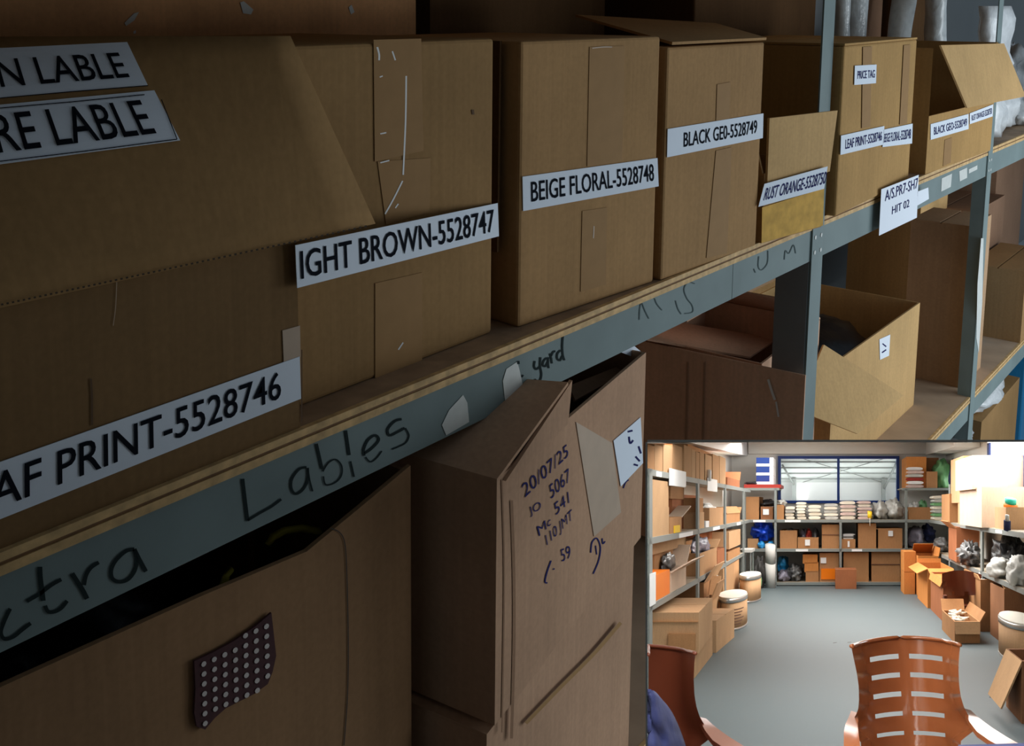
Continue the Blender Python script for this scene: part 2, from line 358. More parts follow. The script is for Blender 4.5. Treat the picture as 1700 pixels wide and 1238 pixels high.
# paper note taped to the beam
nt = thing('paper_note', 'white handwritten paper note taped to the beam under the price tag carton', 'note', aty(1490, 340, -0.008))
nh = vplane(0, -0.007, 1, -0.010)
nq = [(1462,314),(1524,290),(1521,361),(1458,391)]
sheet('paper', nq, nh, 'paper_note', nt); sheet('paper_flap', [(1522,318),(1540,311),(1541,330),(1522,341)], nh, 'paper_note', nt)
text('A/S.PR7-SH7', nq, nh, 'ink_blue', nt, (0.10, 0.98, 0.06, 0.30), bold=0.0); text('HIT 02', nq, nh, 'ink_blue', nt, (0.30, 0.76, 0.48, 0.66), bold=0.0)

# ================================================================== upper shelf, front row
# --- leaf print carton, its raised flap carries two sheets
r = carton(I, 'labelled_carton', 'large carton marked LEAF PRINT-5528746, nearest the camera at the picture\'s left', (-0.16, 0.003, ZS), 0.724, 0.40, 0.176, mat='card_a', opened=True)
B0, B1 = Vector((-0.16, -0.002, 1.394)), Vector((0.657, -0.001, 1.394)); T0, T1 = aty(-300, 66, 0.16), aty(481, 60, 0.030)
def patch(s, t):
    e = 0.012*math.sin(math.pi*t)*math.sin(math.pi*min(1, s*1.1))
    return (B0.lerp(B1, s)).lerp(T0.lerp(T1, s), t) + Vector((0, -e*0.4, 0))
def patch_hit(u, v, off=0.0):
    s, t = 0.6, 0.5
    for _ in range(12):
        a = pix(patch(s, t)); b = pix(patch(s+1e-3, t)); c = pix(patch(s, t+1e-3))
        j11, j12, j21, j22 = (b[0]-a[0])/1e-3, (c[0]-a[0])/1e-3, (b[1]-a[1])/1e-3, (c[1]-a[1])/1e-3
        det = j11*j22-j12*j21; du, dv = u-a[0], v-a[1]
        s += (du*j22-dv*j12)/det; t += (j11*dv-j21*du)/det
    p = patch(s, t); return p + (CAM-p).normalized()*off
vs = [patch(i/16, j/10) for j in range(11) for i in range(17)]
flap = obj('raised_flap', vs, [(j*17+i, j*17+i+1, (j+1)*17+i+1, (j+1)*17+i) for j in range(10) for i in range(16)], 'card_b', r, smooth=True, solid=0.004)
strokes('perforation', [[(u, 505-(505-372)*u/620.0), (u+4, 505-(505-372)*(u+4)/620.0)] for u in range(0, 612, 9)], vplane(0, -0.0035, 1, -0.0035), 3.0, 'seam', r, off=0.0015, curve=False, join=True)['kind'] = 'stuff'
for q, tx, bx in (([(-330,96),(211,70),(245,141),(-330,190)], 'N LABLE', (0.522, 0.95, 0.23, 0.80)), ([(-330,205),(256,150),(299,233),(-330,316)], 'RE LABLE', (0.468, 0.938, 0.16, 0.82))):
    s = sheet('label', q, patch_hit, 'paper', flap, off=0.004, n=10)
    text(tx, q, patch_hit, 'ink', flap, bx, off=0.0055, name='lettering')
strokes('label_rule', [[(-20,164.5),(120,152),(246,142)], [(-20,181),(120,169),(240,157)], [(-20,270),(140,251),(294,231)], [(268,165),(294,231)]], patch_hit, 1.6, 'ink', flap, off=0.0055, curve=False)
hit = vplane(0, 0.003, 1, 0.003)
q = [(-150,818),(496,591),(498,661),(-150,920)]
l = sheet('label', q, hit, 'paper', r); text('LEAF PRINT-5528746', q, hit, 'ink', l, (0.06, 0.928, 0.16, 0.80))
strokes('crease', [(3.2, [(150,628),(152,655),(152,705)]), (2, [(500,580),(500,640),(500,700)])], hit, 2.5, 'crease', r, curve=False)
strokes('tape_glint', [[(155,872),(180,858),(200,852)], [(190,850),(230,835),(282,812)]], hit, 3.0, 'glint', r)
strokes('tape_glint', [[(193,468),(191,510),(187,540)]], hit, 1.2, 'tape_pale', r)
sheet('tape', [(468,548),(497,540),(498,592),(470,600)], hit, 'tape_pale', r, off=0.0006)

# --- light brown carton
r = carton(I, 'labelled_carton', 'carton marked IGHT BROWN-5528747 with shiny packing tape on its front', (0.572, 0.040, ZS), 0.319, 0.34, 0.347, mat='card_b', bevel=0.004, top=False)
hit = vplane(0.572, 0.040, 0.891, 0.040)
q = [(490,407),(826,337),(828,392),(493,478)]
l = sheet('label', q, vplane(0.566, -0.004, 0.893, 0.036), 'paper', r, off=0.0); text('IGHT BROWN-5528747', q, vplane(0.566, -0.004, 0.893, 0.036), 'ink', l, (0.015, 0.97, 0.15, 0.82), off=0.0012)
sheet('tape', [(619,66),(698,64),(702,250),(621,268)], hit, 'tape', r, off=0.0008); sheet('tape', [(626,268),(714,262),(712,352),(640,372)], hit, 'tape', r, off=0.0006)
sheet('tape', [(622,470),(700,452),(700,604),(622,638)], hit, 'tape', r, off=0.0006)
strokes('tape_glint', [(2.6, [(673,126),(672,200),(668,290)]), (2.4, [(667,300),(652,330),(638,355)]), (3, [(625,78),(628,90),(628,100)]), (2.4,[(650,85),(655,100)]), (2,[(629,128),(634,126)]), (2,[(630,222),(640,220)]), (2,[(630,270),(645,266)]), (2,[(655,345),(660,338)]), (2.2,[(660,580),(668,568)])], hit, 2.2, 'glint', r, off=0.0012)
strokes('crease', [(4, [(785,190),(784,182)])], hit, 4, 'crease', r)
# --- striped packet wedged between two cartons
r = thing('striped_packet', 'thin packet striped yellow, red and navy wedged between two cartons', 'packet', (0.905, 0.09, ZS))
zz = [aty(830, v, 0.075).z for v in (500, 432, 350, 320)]
MB().box(I, 0.8935, 0.909, 0.075, 0.20, ZS, zz[0]).build('packet_base', 'card_dark', r)
for k, mt in enumerate(('band_navy', 'band_red', 'band_yellow')): MB().box(I, 0.8935, 0.909, 0.075, 0.20, zz[k], zz[k+1]).build('stripe', mt, r)
# --- beige floral carton
rot = math.atan2(-0.020, 0.289); hit = vplane(0.926, 0.028, 1.215, 0.008)
r = carton(I, 'labelled_carton', 'carton marked BEIGE FLORAL-5528748 between the IGHT BROWN and BLACK GE0 cartons', (0.926, 0.028, ZS), 0.288, 0.30, 0.343, rot, 'card_c', bevel=0.004, top=False)
q = [(866,293),(1090,262),(1092,309),(867,350)]; l = sheet('label', q, hit, 'paper', r); text('BEIGE FLORAL-5528748', q, hit, 'ink', l, (0.05, 0.96, 0.18, 0.78))
sheet('tape', [(978,78),(1036,76),(1032,268),(974,276)], hit, 'tape', r, off=0.0006); sheet('tape', [(966,350),(1007,344),(1005,472),(963,484)], hit, 'tape', r, off=0.0006)
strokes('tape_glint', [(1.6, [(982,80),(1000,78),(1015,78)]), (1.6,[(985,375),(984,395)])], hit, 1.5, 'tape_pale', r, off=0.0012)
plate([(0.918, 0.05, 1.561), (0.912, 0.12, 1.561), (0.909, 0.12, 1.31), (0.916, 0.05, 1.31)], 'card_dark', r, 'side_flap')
# --- black geo carton, lid ajar
rot = math.atan2(-0.011, 0.293); hit = vplane(1.222, 0.004, 1.515, -0.007)
r = carton(I, 'labelled_carton', 'carton marked BLACK GE0-5528749 with its lid flap standing ajar', (1.226, 0.004, ZS), 0.289, 0.30, 0.328, rot, 'card_c', bevel=0.004, top=False)
q = [(1107,214),(1266,188),(1265,229),(1106,261)]; l = sheet('label', q, hit, 'paper', r); text('BLACK GE0-5528749', q, hit, 'ink', l, (0.15, 0.925, 0.22, 0.75))
sheet('tape', [(1190,140),(1212,136),(1210,198),(1188,200)], hit, 'tape', r, off=0.0006); sheet('tape', [(1188,250),(1214,244),(1206,420),(1172,428)], hit, 'tape', r, off=0.0006)
plate([(1.230, 0.000, 1.549), (1.512, -0.010, 1.549), aty(1188, 42, 0.27), aty(955, 28, 0.27)], 'card_c', r, 'lid_flap')
# --- rust orange carton with yellow tape
rot = math.atan2(-0.025, 0.185); hit = vplane(1.537, -0.006, 1.720, -0.031)
r = carton(I, 'labelled_carton', 'small carton marked RUST ORANGE with yellow tape across its foot', (1.537, -0.006, ZS), 0.190, 0.22, 0.115, rot, 'card_c', opened=True)
sheet('tape', [(1264,344),(1367,312),(1365,374),(1263,403)], hit, 'tape_yellow', r)
fa, fb, fc, fd = hit(1270, 312), hit(1374, 284), hit(1387, 183), hit(1274, 196)
plate([fa, fb, fc, fd], 'card_light', r, 'front_flap'); fh = plane_hit(fa, (fb-fa).cross(fd-fa))
plate([hit(1270, 305), hit(1270, 305)+Vector((0.02, 0.15, 0)), hit(1270, 305)+Vector((0.005, 0.15, 0.09)), hit(1264, 200)+Vector((0, 0.02, 0))], 'card_c', r, 'side_flap')
q = [(1268,305),(1373,276),(1367,313),(1258,343)]; fl2 = vplane(1.52, -0.012, 1.72, -0.040)
l = sheet('label', q, fl2, 'paper', r, off=0.001); text('RUST ORANGE-5528750', q, fl2, 'ink_blue', l, (0.05, 1.0, 0.22, 0.78), off=0.002)
# --- price tag carton
rot = math.atan2(0.020, 0.490); hit = vplane(1.826, -0.020, 2.316, 0.000)
r = carton(I, 'labelled_carton', 'tall carton with a PRICE TAG slip above two white strips', (1.828, -0.019, ZS), 0.489, 0.30, 0.313, rot, 'card_tan', bevel=0.004)
for q, tx, bx in (([(1418,109),(1454,107),(1453,138),(1417,141)], 'PRICE TAG', (0.12,0.92,0.28,0.70)), ([(1395,225),(1467,209),(1465,240),(1394,257)], 'LEAF PRINT-5528746', (0.10,0.95,0.25,0.75)), ([(1466,215),(1514,205),(1513,238),(1464,244)], 'BEIGE FLORAL-5528748', (0.03,0.95,0.25,0.75))):
    l = sheet('label', q, hit, 'paper', r); text(tx, q, hit, 'ink_blue', l, bx)
for q in ([(1432,78),(1447,77),(1444,210),(1430,213)], [(1500,75),(1511,74),(1505,205),(1493,207)]): sheet('tape', q, hit, 'tape', r, off=0.0006)
# --- open carton with wide flap
hit = vplane(2.436, 0.0, 2.966, -0.012)
r = carton(I, 'labelled_carton', 'open carton marked BLACK GEO-5528749 with a wide flap folded out', (2.436, 0.0, ZS), 0.535, 0.34, 0.29, -0.022, 'card_tan', opened=True, wall_h=(0.135, 0.29, 0.29, 0.29))
plate([aty(1562, 75, -0.014), aty(1667, 72, -0.014), aty(1703, 160, -0.045), aty(1606, 179, -0.045)], 'card_light', r, 'wide_flap')
for q, tx in (([(1544,206),(1607,189),(1607,214),(1544,232)], 'BLACK GEO-5528749'), ([(1609,188),(1648,173),(1647,193),(1609,206)], 'RUST ORANGE-5528750')):
    l = sheet('label', q, hit, 'paper', r); text(tx, q, hit, 'ink_blue', l, (0.08,0.95,0.25,0.75))
sheet('tape', [(1568,232),(1580,228),(1578,270),(1565,276)], hit, 'tape', r, off=0.0006)
bag(I, 'plastic_bundle', 'clear plastic bundle inside the open carton with the wide flap', (2.58, 0.12, ZS+0.006), 0.10, 0.08, 0.17, 'clear_plastic', 5, 'bundle')

# white wrapped bundles at the end of the upper shelf
def slab_bundle(label, pts, y, d, seed, mat='white_plastic', hang=0):
    P = [aty(u, v, y) for u, v in pts]; n = 12; vs = []; fs = []
    H = homog(pts)
    for k, dy in enumerate((0, d)):
        for j in range(n+1):
            for i in range(5):
                p = aty(*H(i/4, j/n), y); e = noise.noise(p*22+Vector((seed, k*3, 0)))*0.022
                edge = 0.35 if i in (0, 4) else 0
                vs.append(p+Vector((e*0.6, dy+(e if k == 0 else -e)+(d*edge if k == 0 else -d*edge), 0)))
    st = 5*(n+1)
    for k in range(2):
        for j in range(n):
            for i in range(4): a = k*st+j*5+i; fs.append((a, a+1, a+6, a+5))
    for j in range(n):
        for i in (0, 4): a = j*5+i; fs.append((a, a+5, a+5+st, a+st))
    for i in range(4):
        for j in (0, n): a = j*5+i; fs.append((a, a+1, a+1+st, a+st))
    return tag(obj('wrapped_bundle', vs, fs, mat, None, smooth=True), label, 'bundle', 'white bundles on the upper shelf')
slab_bundle('tall white wrapped bundle beside the open carton\'s right edge', [(1657,10),(1688,10),(1678,205),(1652,236)], 0.04, 0.06, 1)
slab_bundle('short white wrapped bundle standing at the upper shelf\'s far end', [(1676,160),(1700,150),(1692,205),(1672,212)], 0.06, 0.06, 2)
bag(I, 'plastic_bag', 'crumpled grey and white bag at the picture\'s right edge on the upper shelf', (3.86, 0.14, ZS), 0.16, 0.09, 0.27, 'grey_bag', 8)
bag(I, 'plastic_bag', 'white bag on the upper shelf below the crumpled grey one', (3.72, 0.07, ZS), 0.10, 0.06, 0.12, 'white_plastic', 9)

# ================================================================== behind the front row
bd = thing('brown_panel', 'dark brown board with white paint flecks behind the nearest cartons', 'panel', (0.3, 0.45, ZS))
MB().box(I, -0.5, 1.20, 0.45, 0.458, ZS, 1.71).build('board', 'card_back', bd); bhit = vplane(0, 0.45, 1, 0.45)
for pts in ([(206,38),(222,22),(230,20),(222,34),(209,43)], [(221,52),(225,50),(225,55),(221,56)], [(398,4),(404,2),(420,16),(416,24),(403,22)], [(578,12),(583,8),(588,20),(582,24)]):
    poly('paint_fleck', pts, bhit, 'chip', bd, off=0.0008, solid=0.0004)
def back_carton(label, x, y, z, w_, d_, h_, mat, **k):
    return carton(I, 'storage_carton', label, (x, y, z), w_, d_, h_, mat=mat, **k)
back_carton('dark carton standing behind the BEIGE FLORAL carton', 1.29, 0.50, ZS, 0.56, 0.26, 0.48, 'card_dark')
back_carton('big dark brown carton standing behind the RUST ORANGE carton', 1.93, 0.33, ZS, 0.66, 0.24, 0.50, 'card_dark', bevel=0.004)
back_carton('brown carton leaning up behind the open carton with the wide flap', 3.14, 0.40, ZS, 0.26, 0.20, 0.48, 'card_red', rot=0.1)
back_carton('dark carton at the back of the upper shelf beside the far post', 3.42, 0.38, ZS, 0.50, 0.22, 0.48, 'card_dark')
for k, (q, y, lb) in enumerate((([(1392,-20),(1406,-20),(1403,72),(1390,72)], 0.30, 'narrow clear plastic roll just right of the near post'), ([(1410,-20),(1432,-20),(1424,72),(1407,72)], 0.33, 'second clear plastic roll from the near post'),
      ([(1492,2),(1510,2),(1500,72),(1480,72)], 0.30, 'leaning clear plastic roll above the price tag carton'), ([(1545,-20),(1560,-20),(1562,74),(1546,74)], 0.28, 'white plastic roll above the gap between the far cartons'))):
    P = [aty(u, v, y) for u, v in q]; b0 = aty((q[2][0]+q[3][0])/2, q[2][1], y); t0 = aty((q[0][0]+q[1][0])/2, q[0][1], y); rad = (P[1]-P[0]).length/3.0
    ax = (t0-b0).normalized(); foot = b0 - ax*((b0.z-ZS)/ax.z); vs = []; fs = []; N_ = 12
    for j in range(9):
        c0 = foot.lerp(t0+ax*0.05, j/8)
        for i in range(N_):
            a = 2*math.pi*i/N_; rr = rad*(1+0.25*noise.noise(Vector((i*1.3, j*0.9, k*5.0)))); vs.append(c0+Vector((math.cos(a)*rr, math.sin(a)*rr, 0)))
    for j in range(8):
        for i in range(N_): fs.append((j*N_+i, j*N_+(i+1)%N_, (j+1)*N_+(i+1)%N_, (j+1)*N_+i))
    fs += [tuple(range(N_)), tuple(range(8*N_, 9*N_))]
    tag(obj('plastic_roll', vs, fs, 'clear_plastic', None, smooth=True), lb, 'roll', 'plastic rolls on the upper shelf')
gb = MB().box(I, 2.62, 3.12, 0.40, 0.41, ZS, 1.70).build('metal_sheet', 'steel_dark'); tag(gb, 'grey metal sheet standing behind the plastic rolls', 'sheet')

# ================================================================== lower shelf
# --- tall open carton with the cloth swatch
r = thing('open_carton', 'tall open carton with a dotted maroon cloth swatch on its front', 'box', (0.3, 0.2, ZL))
topz = [(-0.16, 1.118), (0.28, 1.117), (0.45, 1.107), (0.567, 1.097), (0.63, 1.112), (0.708, 1.131)]
m = MB(); n = len(topz)
for y0 in (0.0, 0.005): m.add([(x, y0, ZL) for x, _ in topz]+[(x, y0, z) for x, z in topz], [(i, i+1, n+i+1, n+i) for i in range(n-1)])
m.add([(x, y, z) for x, z in topz for y in (0.0, 0.005)], [(2*i, 2*i+1, 2*i+3, 2*i+2) for i in range(n-1)])
m.box(I, 0.703, 0.708, 0.005, 0.36, ZL, 1.125); m.box(I, -0.16, -0.155, 0.005, 0.36, ZL, 1.11); m.box(I, -0.155, 0.703, 0.355, 0.36, ZL, 1.10); m.box(I, -0.155, 0.703, 0.005, 0.355, ZL, ZL+0.005)
m.build('body', 'card_j', r)
hit = vplane(0, 0, 1, 0)
spts = [(318,1094),(352,1078),(385,1060),(420,1036),(446,1014),(449,1040),(454,1085),(448,1112),(440,1132),(418,1148),(398,1158),(370,1172),(352,1188),(336,1207),(322,1202),(318,1180),(320,1140)]
sw = poly('cloth_swatch', spts, hit, 'swatch', r, off=0.003, solid=0.002)
def inside(px, py, P):
    c = False
    for i in range(len(P)):
        (x1, y1), (x2, y2) = P[i], P[i-1]
        if (y1 > py) != (y2 > py) and px < (x2-x1)*(py-y1)/(y2-y1)+x1: c = not c
    return c
for i in range(8):
    for j in range(-4, 10):
        px, py = 333+17.4*i+0.4*j, 1098-7.6*i+16.4*j
        if inside(px, py, spts) and inside(px+5, py-4, spts) and inside(px-5, py+4, spts):
            poly('dot', [(px+4.2*math.cos(a*math.pi/4), py-1.5*math.cos(a*math.pi/4)+4.4*math.sin(a*math.pi/4)) for a in range(8)], hit, 'swatch_dot', sw, off=0.0046, solid=0.0004)
strokes('thread', [[(548,876),(564,884),(572,905),(575,960),(577,1060),(576,1150),(570,1236)]], hit, 1.6, 'thread', r, off=0.001)
r = bag(I, 'rubbish_bag', 'black plastic bag with yellow straps inside the swatch carton', (0.34, 0.19, ZL+0.007), 0.36, 0.14, 0.555, 'black_bag', 3, amp=0.12)
def tube(name, pts, rad, mat, parent, n=8):
    vs = []; fs = []
    for i, p in enumerate(pts):
        p = Vector(p); d = (Vector(pts[min(i+1, len(pts)-1)])-Vector(pts[max(i-1, 0)])).normalized()
        a = d.orthogonal().normalized(); b = d.cross(a)
        rr = rad[i] if isinstance(rad, (list, tuple)) else rad
        for k in range(n): t = 2*math.pi*k/n; vs.append(p+a*math.cos(t)*rr+b*math.sin(t)*rr)
    for i in range(len(pts)-1):
        for k in range(n): fs.append((i*n+k, i*n+(k+1)%n, (i+1)*n+(k+1)%n, (i+1)*n+k))
    fs += [tuple(range(n)), tuple(range((len(pts)-1)*n, len(pts)*n))]
    return obj(name, vs, fs, mat, parent, smooth=True)
tube('strap', [aty(368, 982, 0.05), aty(374, 960, 0.05), aty(382, 945, 0.055)], 0.004, 'yellow_strap', r)
tube('strap', [aty(500+55*math.sin(t/6*math.pi-math.pi/2), 905-28*math.cos(t/6*math.pi-math.pi/2), 0.07) for t in range(7)], 0.004, 'yellow_strap', r)

# --- carton with the handwritten date
rot = 0.18; oK = (0.763, -0.070, 0.842)
r = carton(I, 'dated_carton', 'worn open carton with 20/07/25 handwritten on its front', oK, 0.445, 0.345, 0.277, rot, 'card_pink', opened=True)
ck, sk = math.cos(rot), math.sin(rot)
K = lambda a, b, h: Vector((oK[0]+a*ck-b*sk, oK[1]+a*sk+b*ck, oK[2]+h))
hit = plane_hit(K(0,0,0), K(0,-1,0)-K(0,0,0))
plate([K(0,0,0.277), K(0,0.345,0.277), K(0.16,0.30,0.288), aty(943, 634, -0.045)], 'card_pink', r, 'side_flap')
plate([aty(945, 640, 0.05), aty(1070, 590, 0.05), aty(1064, 604, 0.03), aty(955, 664, 0.03)], 'card_pink', r, 'back_flap')
plate([hit(834, 797, 0.004), hit(945, 630, 0.004), hit(938, 702, 0.004), hit(868, 772, 0.004)], 'card_pink', r, 'front_flap')
MB().box(K, 0.02, 0.42, 0.02, 0.32, 0.01, 0.20).build('dark_filler', 'black_bag', r)  # black block added to darken the carton's open inside
strokes('crease', [(5, [(848,830),(852,950),(852,1080),(848,1225)]), (2.5, [(832,795),(836,960),(832,1215)])], hit, 5, 'card_groove', r, off=0.0008)
sheet('tape', [(955,700),(1015,735),(1030,850),(985,890)], hit, 'tape_pale', r, off=0.0008)
q = [(1017,731),(1062,692),(1066,768),(1029,807)]; l = sheet('paper_label', q, hit, 'paper', r)
strokes('scribble', [[(1040,716),(1048,714)], [(1042,724),(1044,735),(1049,730)], [(1053,757),(1060,765)], [(1050,770),(1057,772)], [(1058,740),(1062,752)]], hit, 3, 'ink_blue', l, off=0.002)
for tx, q in (('20/07/25', [(864,805),(940,736),(943,756),(870,826)]), ('JO', [(876,842),(896,830),(898,848),(880,858)]), ('5067', [(910,806),(943,776),(946,797),(914,828)]),
              ('Mc', [(890,874),(912,856),(914,870),(894,890)]), ('541', [(918,836),(942,815),(944,834),(922,855)]), ('110 JMT', [(904,888),(948,844),(950,866),(908,910)]), ('59', [(929,912),(945,904),(947,925),(932,932)])):
    text(tx, q, hit, 'ink_blue', r, off=0.001, name='handwriting', bold=-0.004)
strokes('handwriting', [(2.4, [(914,930),(907,950),(904,965),(908,967)]), (3, [(918,943),(919,945)]), (2.2, [(980,917),(982,900),(990,893),(996,908),(993,930),(984,952)]), (2, [(999,893),(1000,902),(1004,898)]), (1.8,[(988,905),(990,920)]), (2, [(1034,810),(1038,800),(1043,796)])], hit, 2.2, 'ink_blue', r)
poly('paper_scrap', [(1029,584),(1046,569),(1071,590),(1052,593)], plane_hit((1.1, 0.03, 1.1), (0, 1, 0)), 'paper', r)
strokes('tape_edge', [(6, [(872,1200),(930,1140),(985,1085),(1030,1033)])], hit, 9, 'tape', r, off=0.0007)
carton(I, 'storage_carton', 'carton under the dated open carton on the lower shelf', (0.752, -0.068, ZL), 0.445, 0.345, 0.318, 0.185, 'card_pink', top=True)

# --- brown carton behind the near post, side flap hanging down
r = carton(I, 'storage_carton', 'dark brown carton behind the near post with its side flap hanging down', (1.750, 0.075, ZL), 0.34, 0.26, 0.420, 0.06, 'card_m', opened=True, flaps=(('B', 25, 0.12), ('R', 30, 0.12)))
plate([(1.747, -0.010, 0.936), (1.713, 0.315, 0.936), (1.713, 0.315, ZL+0.01), (1.747, -0.010, ZL+0.01)], 'card_m', r, 'hanging_flap')
sh = plane_hit((1.744, 0, 0.8), (0.325, 0.034, 0))
for u in (1143, 1171): strokes('crease', [[(u, 600), (u-3, 733)]], sh, 3, 'card_groove_m', r, off=0.006, curve=False)
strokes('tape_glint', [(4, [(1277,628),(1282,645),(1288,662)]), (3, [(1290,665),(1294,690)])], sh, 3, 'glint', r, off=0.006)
plate([aty(1112, 532, 0.36), aty(1290, 562, 0.20), aty(1245, 592, 0.14), aty(1075, 562, 0.28)], 'card_m', r, 'lid_flap')
# --- pale open carton further along
r = carton(I, 'open_carton', 'pale open carton on the lower shelf between the two posts', (2.20, 0.10, ZL), 0.63, 0.36, 0.290, 0.0, 'card_light', opened=True)
plate([(2.21, 0.46, 0.805), (2.82, 0.46, 0.805), (2.80, 0.56, 0.86), (2.24, 0.56, 0.86)], 'card_light', r, 'back_flap')
plate([aty(1368, 572, 0.085), aty(1500, 656, 0.0), aty(1424, 720, -0.02), aty(1322, 680, 0.075)], 'card_light', r, 'front_flap')
hit = vplane(2.2, 0.10, 3, 0.10)
bag(I, 'rubbish_bag', 'black filler bag added to darken the inside of the pale open carton between the posts', (2.51, 0.28, ZL+0.006), 0.295, 0.165, 0.275, 'black_bag', 15, amp=0.05, crumple=0.04)  # bag-shaped black filler, put in to make the carton's inside dark
l = sheet('label', [(1459,563),(1477,555),(1475,590),(1460,597)], hit, 'paper_note', r); strokes('scribble', [[(1464,570),(1470,575)], [(1463,585),(1470,580)]], hit, 2, 'ink_blue', l, off=0.002)
for a, b in (((1365,615),(1400,640)), ((1425,570),(1505,516))): pass
back_carton('broad brown carton at the back of the lower shelf behind the pale open one', 2.05, 0.47, ZL, 0.92, 0.12, 0.56, 'card_mid')
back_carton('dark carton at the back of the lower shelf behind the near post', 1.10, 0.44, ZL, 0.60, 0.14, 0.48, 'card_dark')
back_carton('narrow dark brown carton standing against the far post', 3.048, 0.038, ZL, 0.22, 0.16, 0.470, 'card_mid')
# --- beyond the far post
back_carton('brown carton on the lower shelf just beyond the far post', 3.60, 0.0, ZL, 0.40, 0.16, 0.235, 'card_c')
back_carton('brown carton stacked on another at the picture\'s right edge', 3.56, 0.17, ZL, 0.50, 0.20, 0.40, 'card_red')
bx = MB().box(I, 3.50, 3.56, 0.12, 0.16, ZL, 0.93).build('blue_container', 'blue_plastic', bevel=0.006); tag(bx, 'blue plastic container standing just beyond the far post', 'container')
back_carton('pale carton high beneath the beam just beyond the far post', 3.36, 0.26, ZL, 0.30, 0.22, 0.60, 'card_light', opened=True, flaps=(('F', 120, 0.10),))
back_carton('tall carton at the far end of the lower shelf', 4.05, 0.20, ZL, 0.45, 0.25, 0.60, 'card_red')
# --- below the lower shelf
back_carton('brown carton below the lower shelf beyond the far post', 3.30, 0.03, 0.0, 0.50, 0.35, 0.33, 'card_b')
bag(I, 'plastic_bag', 'white plastic bag lying on a carton below the lower shelf', (3.46, 0.10, 0.335), 0.20, 0.09, 0.09, 'white_plastic', 12)
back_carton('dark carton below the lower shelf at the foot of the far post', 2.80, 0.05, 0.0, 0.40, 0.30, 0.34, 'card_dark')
bag(I, 'plastic_bag', 'crumpled pale paper bag under the beam beside the far post', (3.06, 0.05, 0.345), 0.10, 0.05, 0.06, 'grey_bag', 14)
bx = MB().box(I, 4.0, 4.2, 0.05, 0.2, 0.0, 0.42).build('blue_crate', 'blue_plastic', bevel=0.006); tag(bx, 'blue crate below the lower shelf at the picture\'s right edge', 'crate')
# ================================================================== model storeroom (deep cutaway room standing in the aisle)
KS = 0.68                                    # scale of the model
CK, FI = 0.249*KS, 466.0
def mtube(name, pts, rad, mat, parent, n=8): return tube(name, pts, [q*KS for q in rad] if isinstance(rad, (list, tuple)) else rad*KS, mat, parent, n)
R0 = ray(1374, 839); SX = CK*FI/F
def TM(x, y, z): return CAM + R0*(CK*y) + (RT*x + UP*(z-1.5))*SX      # x right, y depth, z height in room metres
def px(a, b, Z): return ((a-740.7)*Z/1135.4, 1.5-(b-265.6)*Z/1135.4)   # room x, height of a traced point at depth Z
LX, RX, BZ = -1.45, 1.90, 5.25               # fronts of the left, right and back racks
def zl(a): return LX*1135.4/(a-740.7)
def zr(a): return RX*1135.4/(a-740.7)
def hl(b, Z): return 1.5-(b-265.6)*Z/1135.4
def lim(Z): return -0.6425*Z                 # edge of the added slanted left panel
def ceil_h(Z): return 1.5+0.2262*Z
Y0, Y1, Y2, Y3 = 0.07, 0.695, 1.24, 1.80     # shelf heights
card('mcard_a', (0.46, 0.265, 0.135), 12, 0.06); card('mcard_b', (0.50, 0.305, 0.165), 12, 0.06); card('mcard_c', (0.42, 0.215, 0.098), 12, 0.06)
card('mcard_o', (0.60, 0.24, 0.07), 12, 0.06); card('mcard_d', (0.30, 0.14, 0.07), 12, 0.08); card('mcard_r', (0.34, 0.13, 0.06), 12, 0.08); card('mcard_p', (0.62, 0.47, 0.36), 12, 0.05)
plain('m_orange', (0.90, 0.21, 0.005), 0.5); plain('m_wall', (0.80, 0.80, 0.76), 0.85); plain('m_floor', (0.105, 0.130, 0.137), 0.5, spec=0.10, var=0.02, scale=10)
plain('m_steel', (0.23, 0.255, 0.245), 0.45); plain('m_shelf', (0.40, 0.33, 0.24), 0.6); plain('m_white', (0.85, 0.86, 0.86), 0.5); plain('m_blueframe', (0.02, 0.055, 0.24), 0.4)
plain('m_cream', (0.80, 0.74, 0.62), 0.8, var=0.05, scale=150); plain('m_pink', (0.66, 0.50, 0.46), 0.8, var=0.1, scale=150); plain('m_offwhite', (0.52, 0.52, 0.49), 0.6, var=0.12, scale=200, bump=0.3)
plain('m_blue', (0.01, 0.07, 0.62), 0.35, bump=0.3, scale=200); plain('m_lblue', (0.03, 0.32, 0.70), 0.4); plain('m_navy', (0.007, 0.012, 0.06), 0.85, var=0.2, scale=150, bump=0.4)
plain('m_red', (0.34, 0.03, 0.02), 0.6); plain('m_green', (0.16, 0.40, 0.17), 0.5, var=0.12, scale=200, bump=0.3); plain('m_black', (0.014, 0.014, 0.017), 0.3, bump=0.5, scale=250)
plain('m_greybag', (0.15, 0.15, 0.15), 0.3, var=0.5, scale=250, bump=0.5); plain('m_purple', (0.20, 0.19, 0.24), 0.35, var=0.4, scale=200, bump=0.4); plain('m_yellow', (0.85, 0.55, 0.02), 0.4)
plain('m_pipe', (0.55, 0.54, 0.51), 0.6); plain('m_lid', (0.80, 0.76, 0.66), 0.5); plain('m_rim', (0.45, 0.45, 0.44), 0.3, metal=0.7); plain('m_print', (0.16, 0.07, 0.04), 0.8)
plain('chair_brown', (0.23, 0.072, 0.025), 0.16, var=0.10, scale=60); plain('chair_dark', (0.12, 0.03, 0.014), 0.3); plain('m_dark', (0.035, 0.032, 0.03), 0.7)
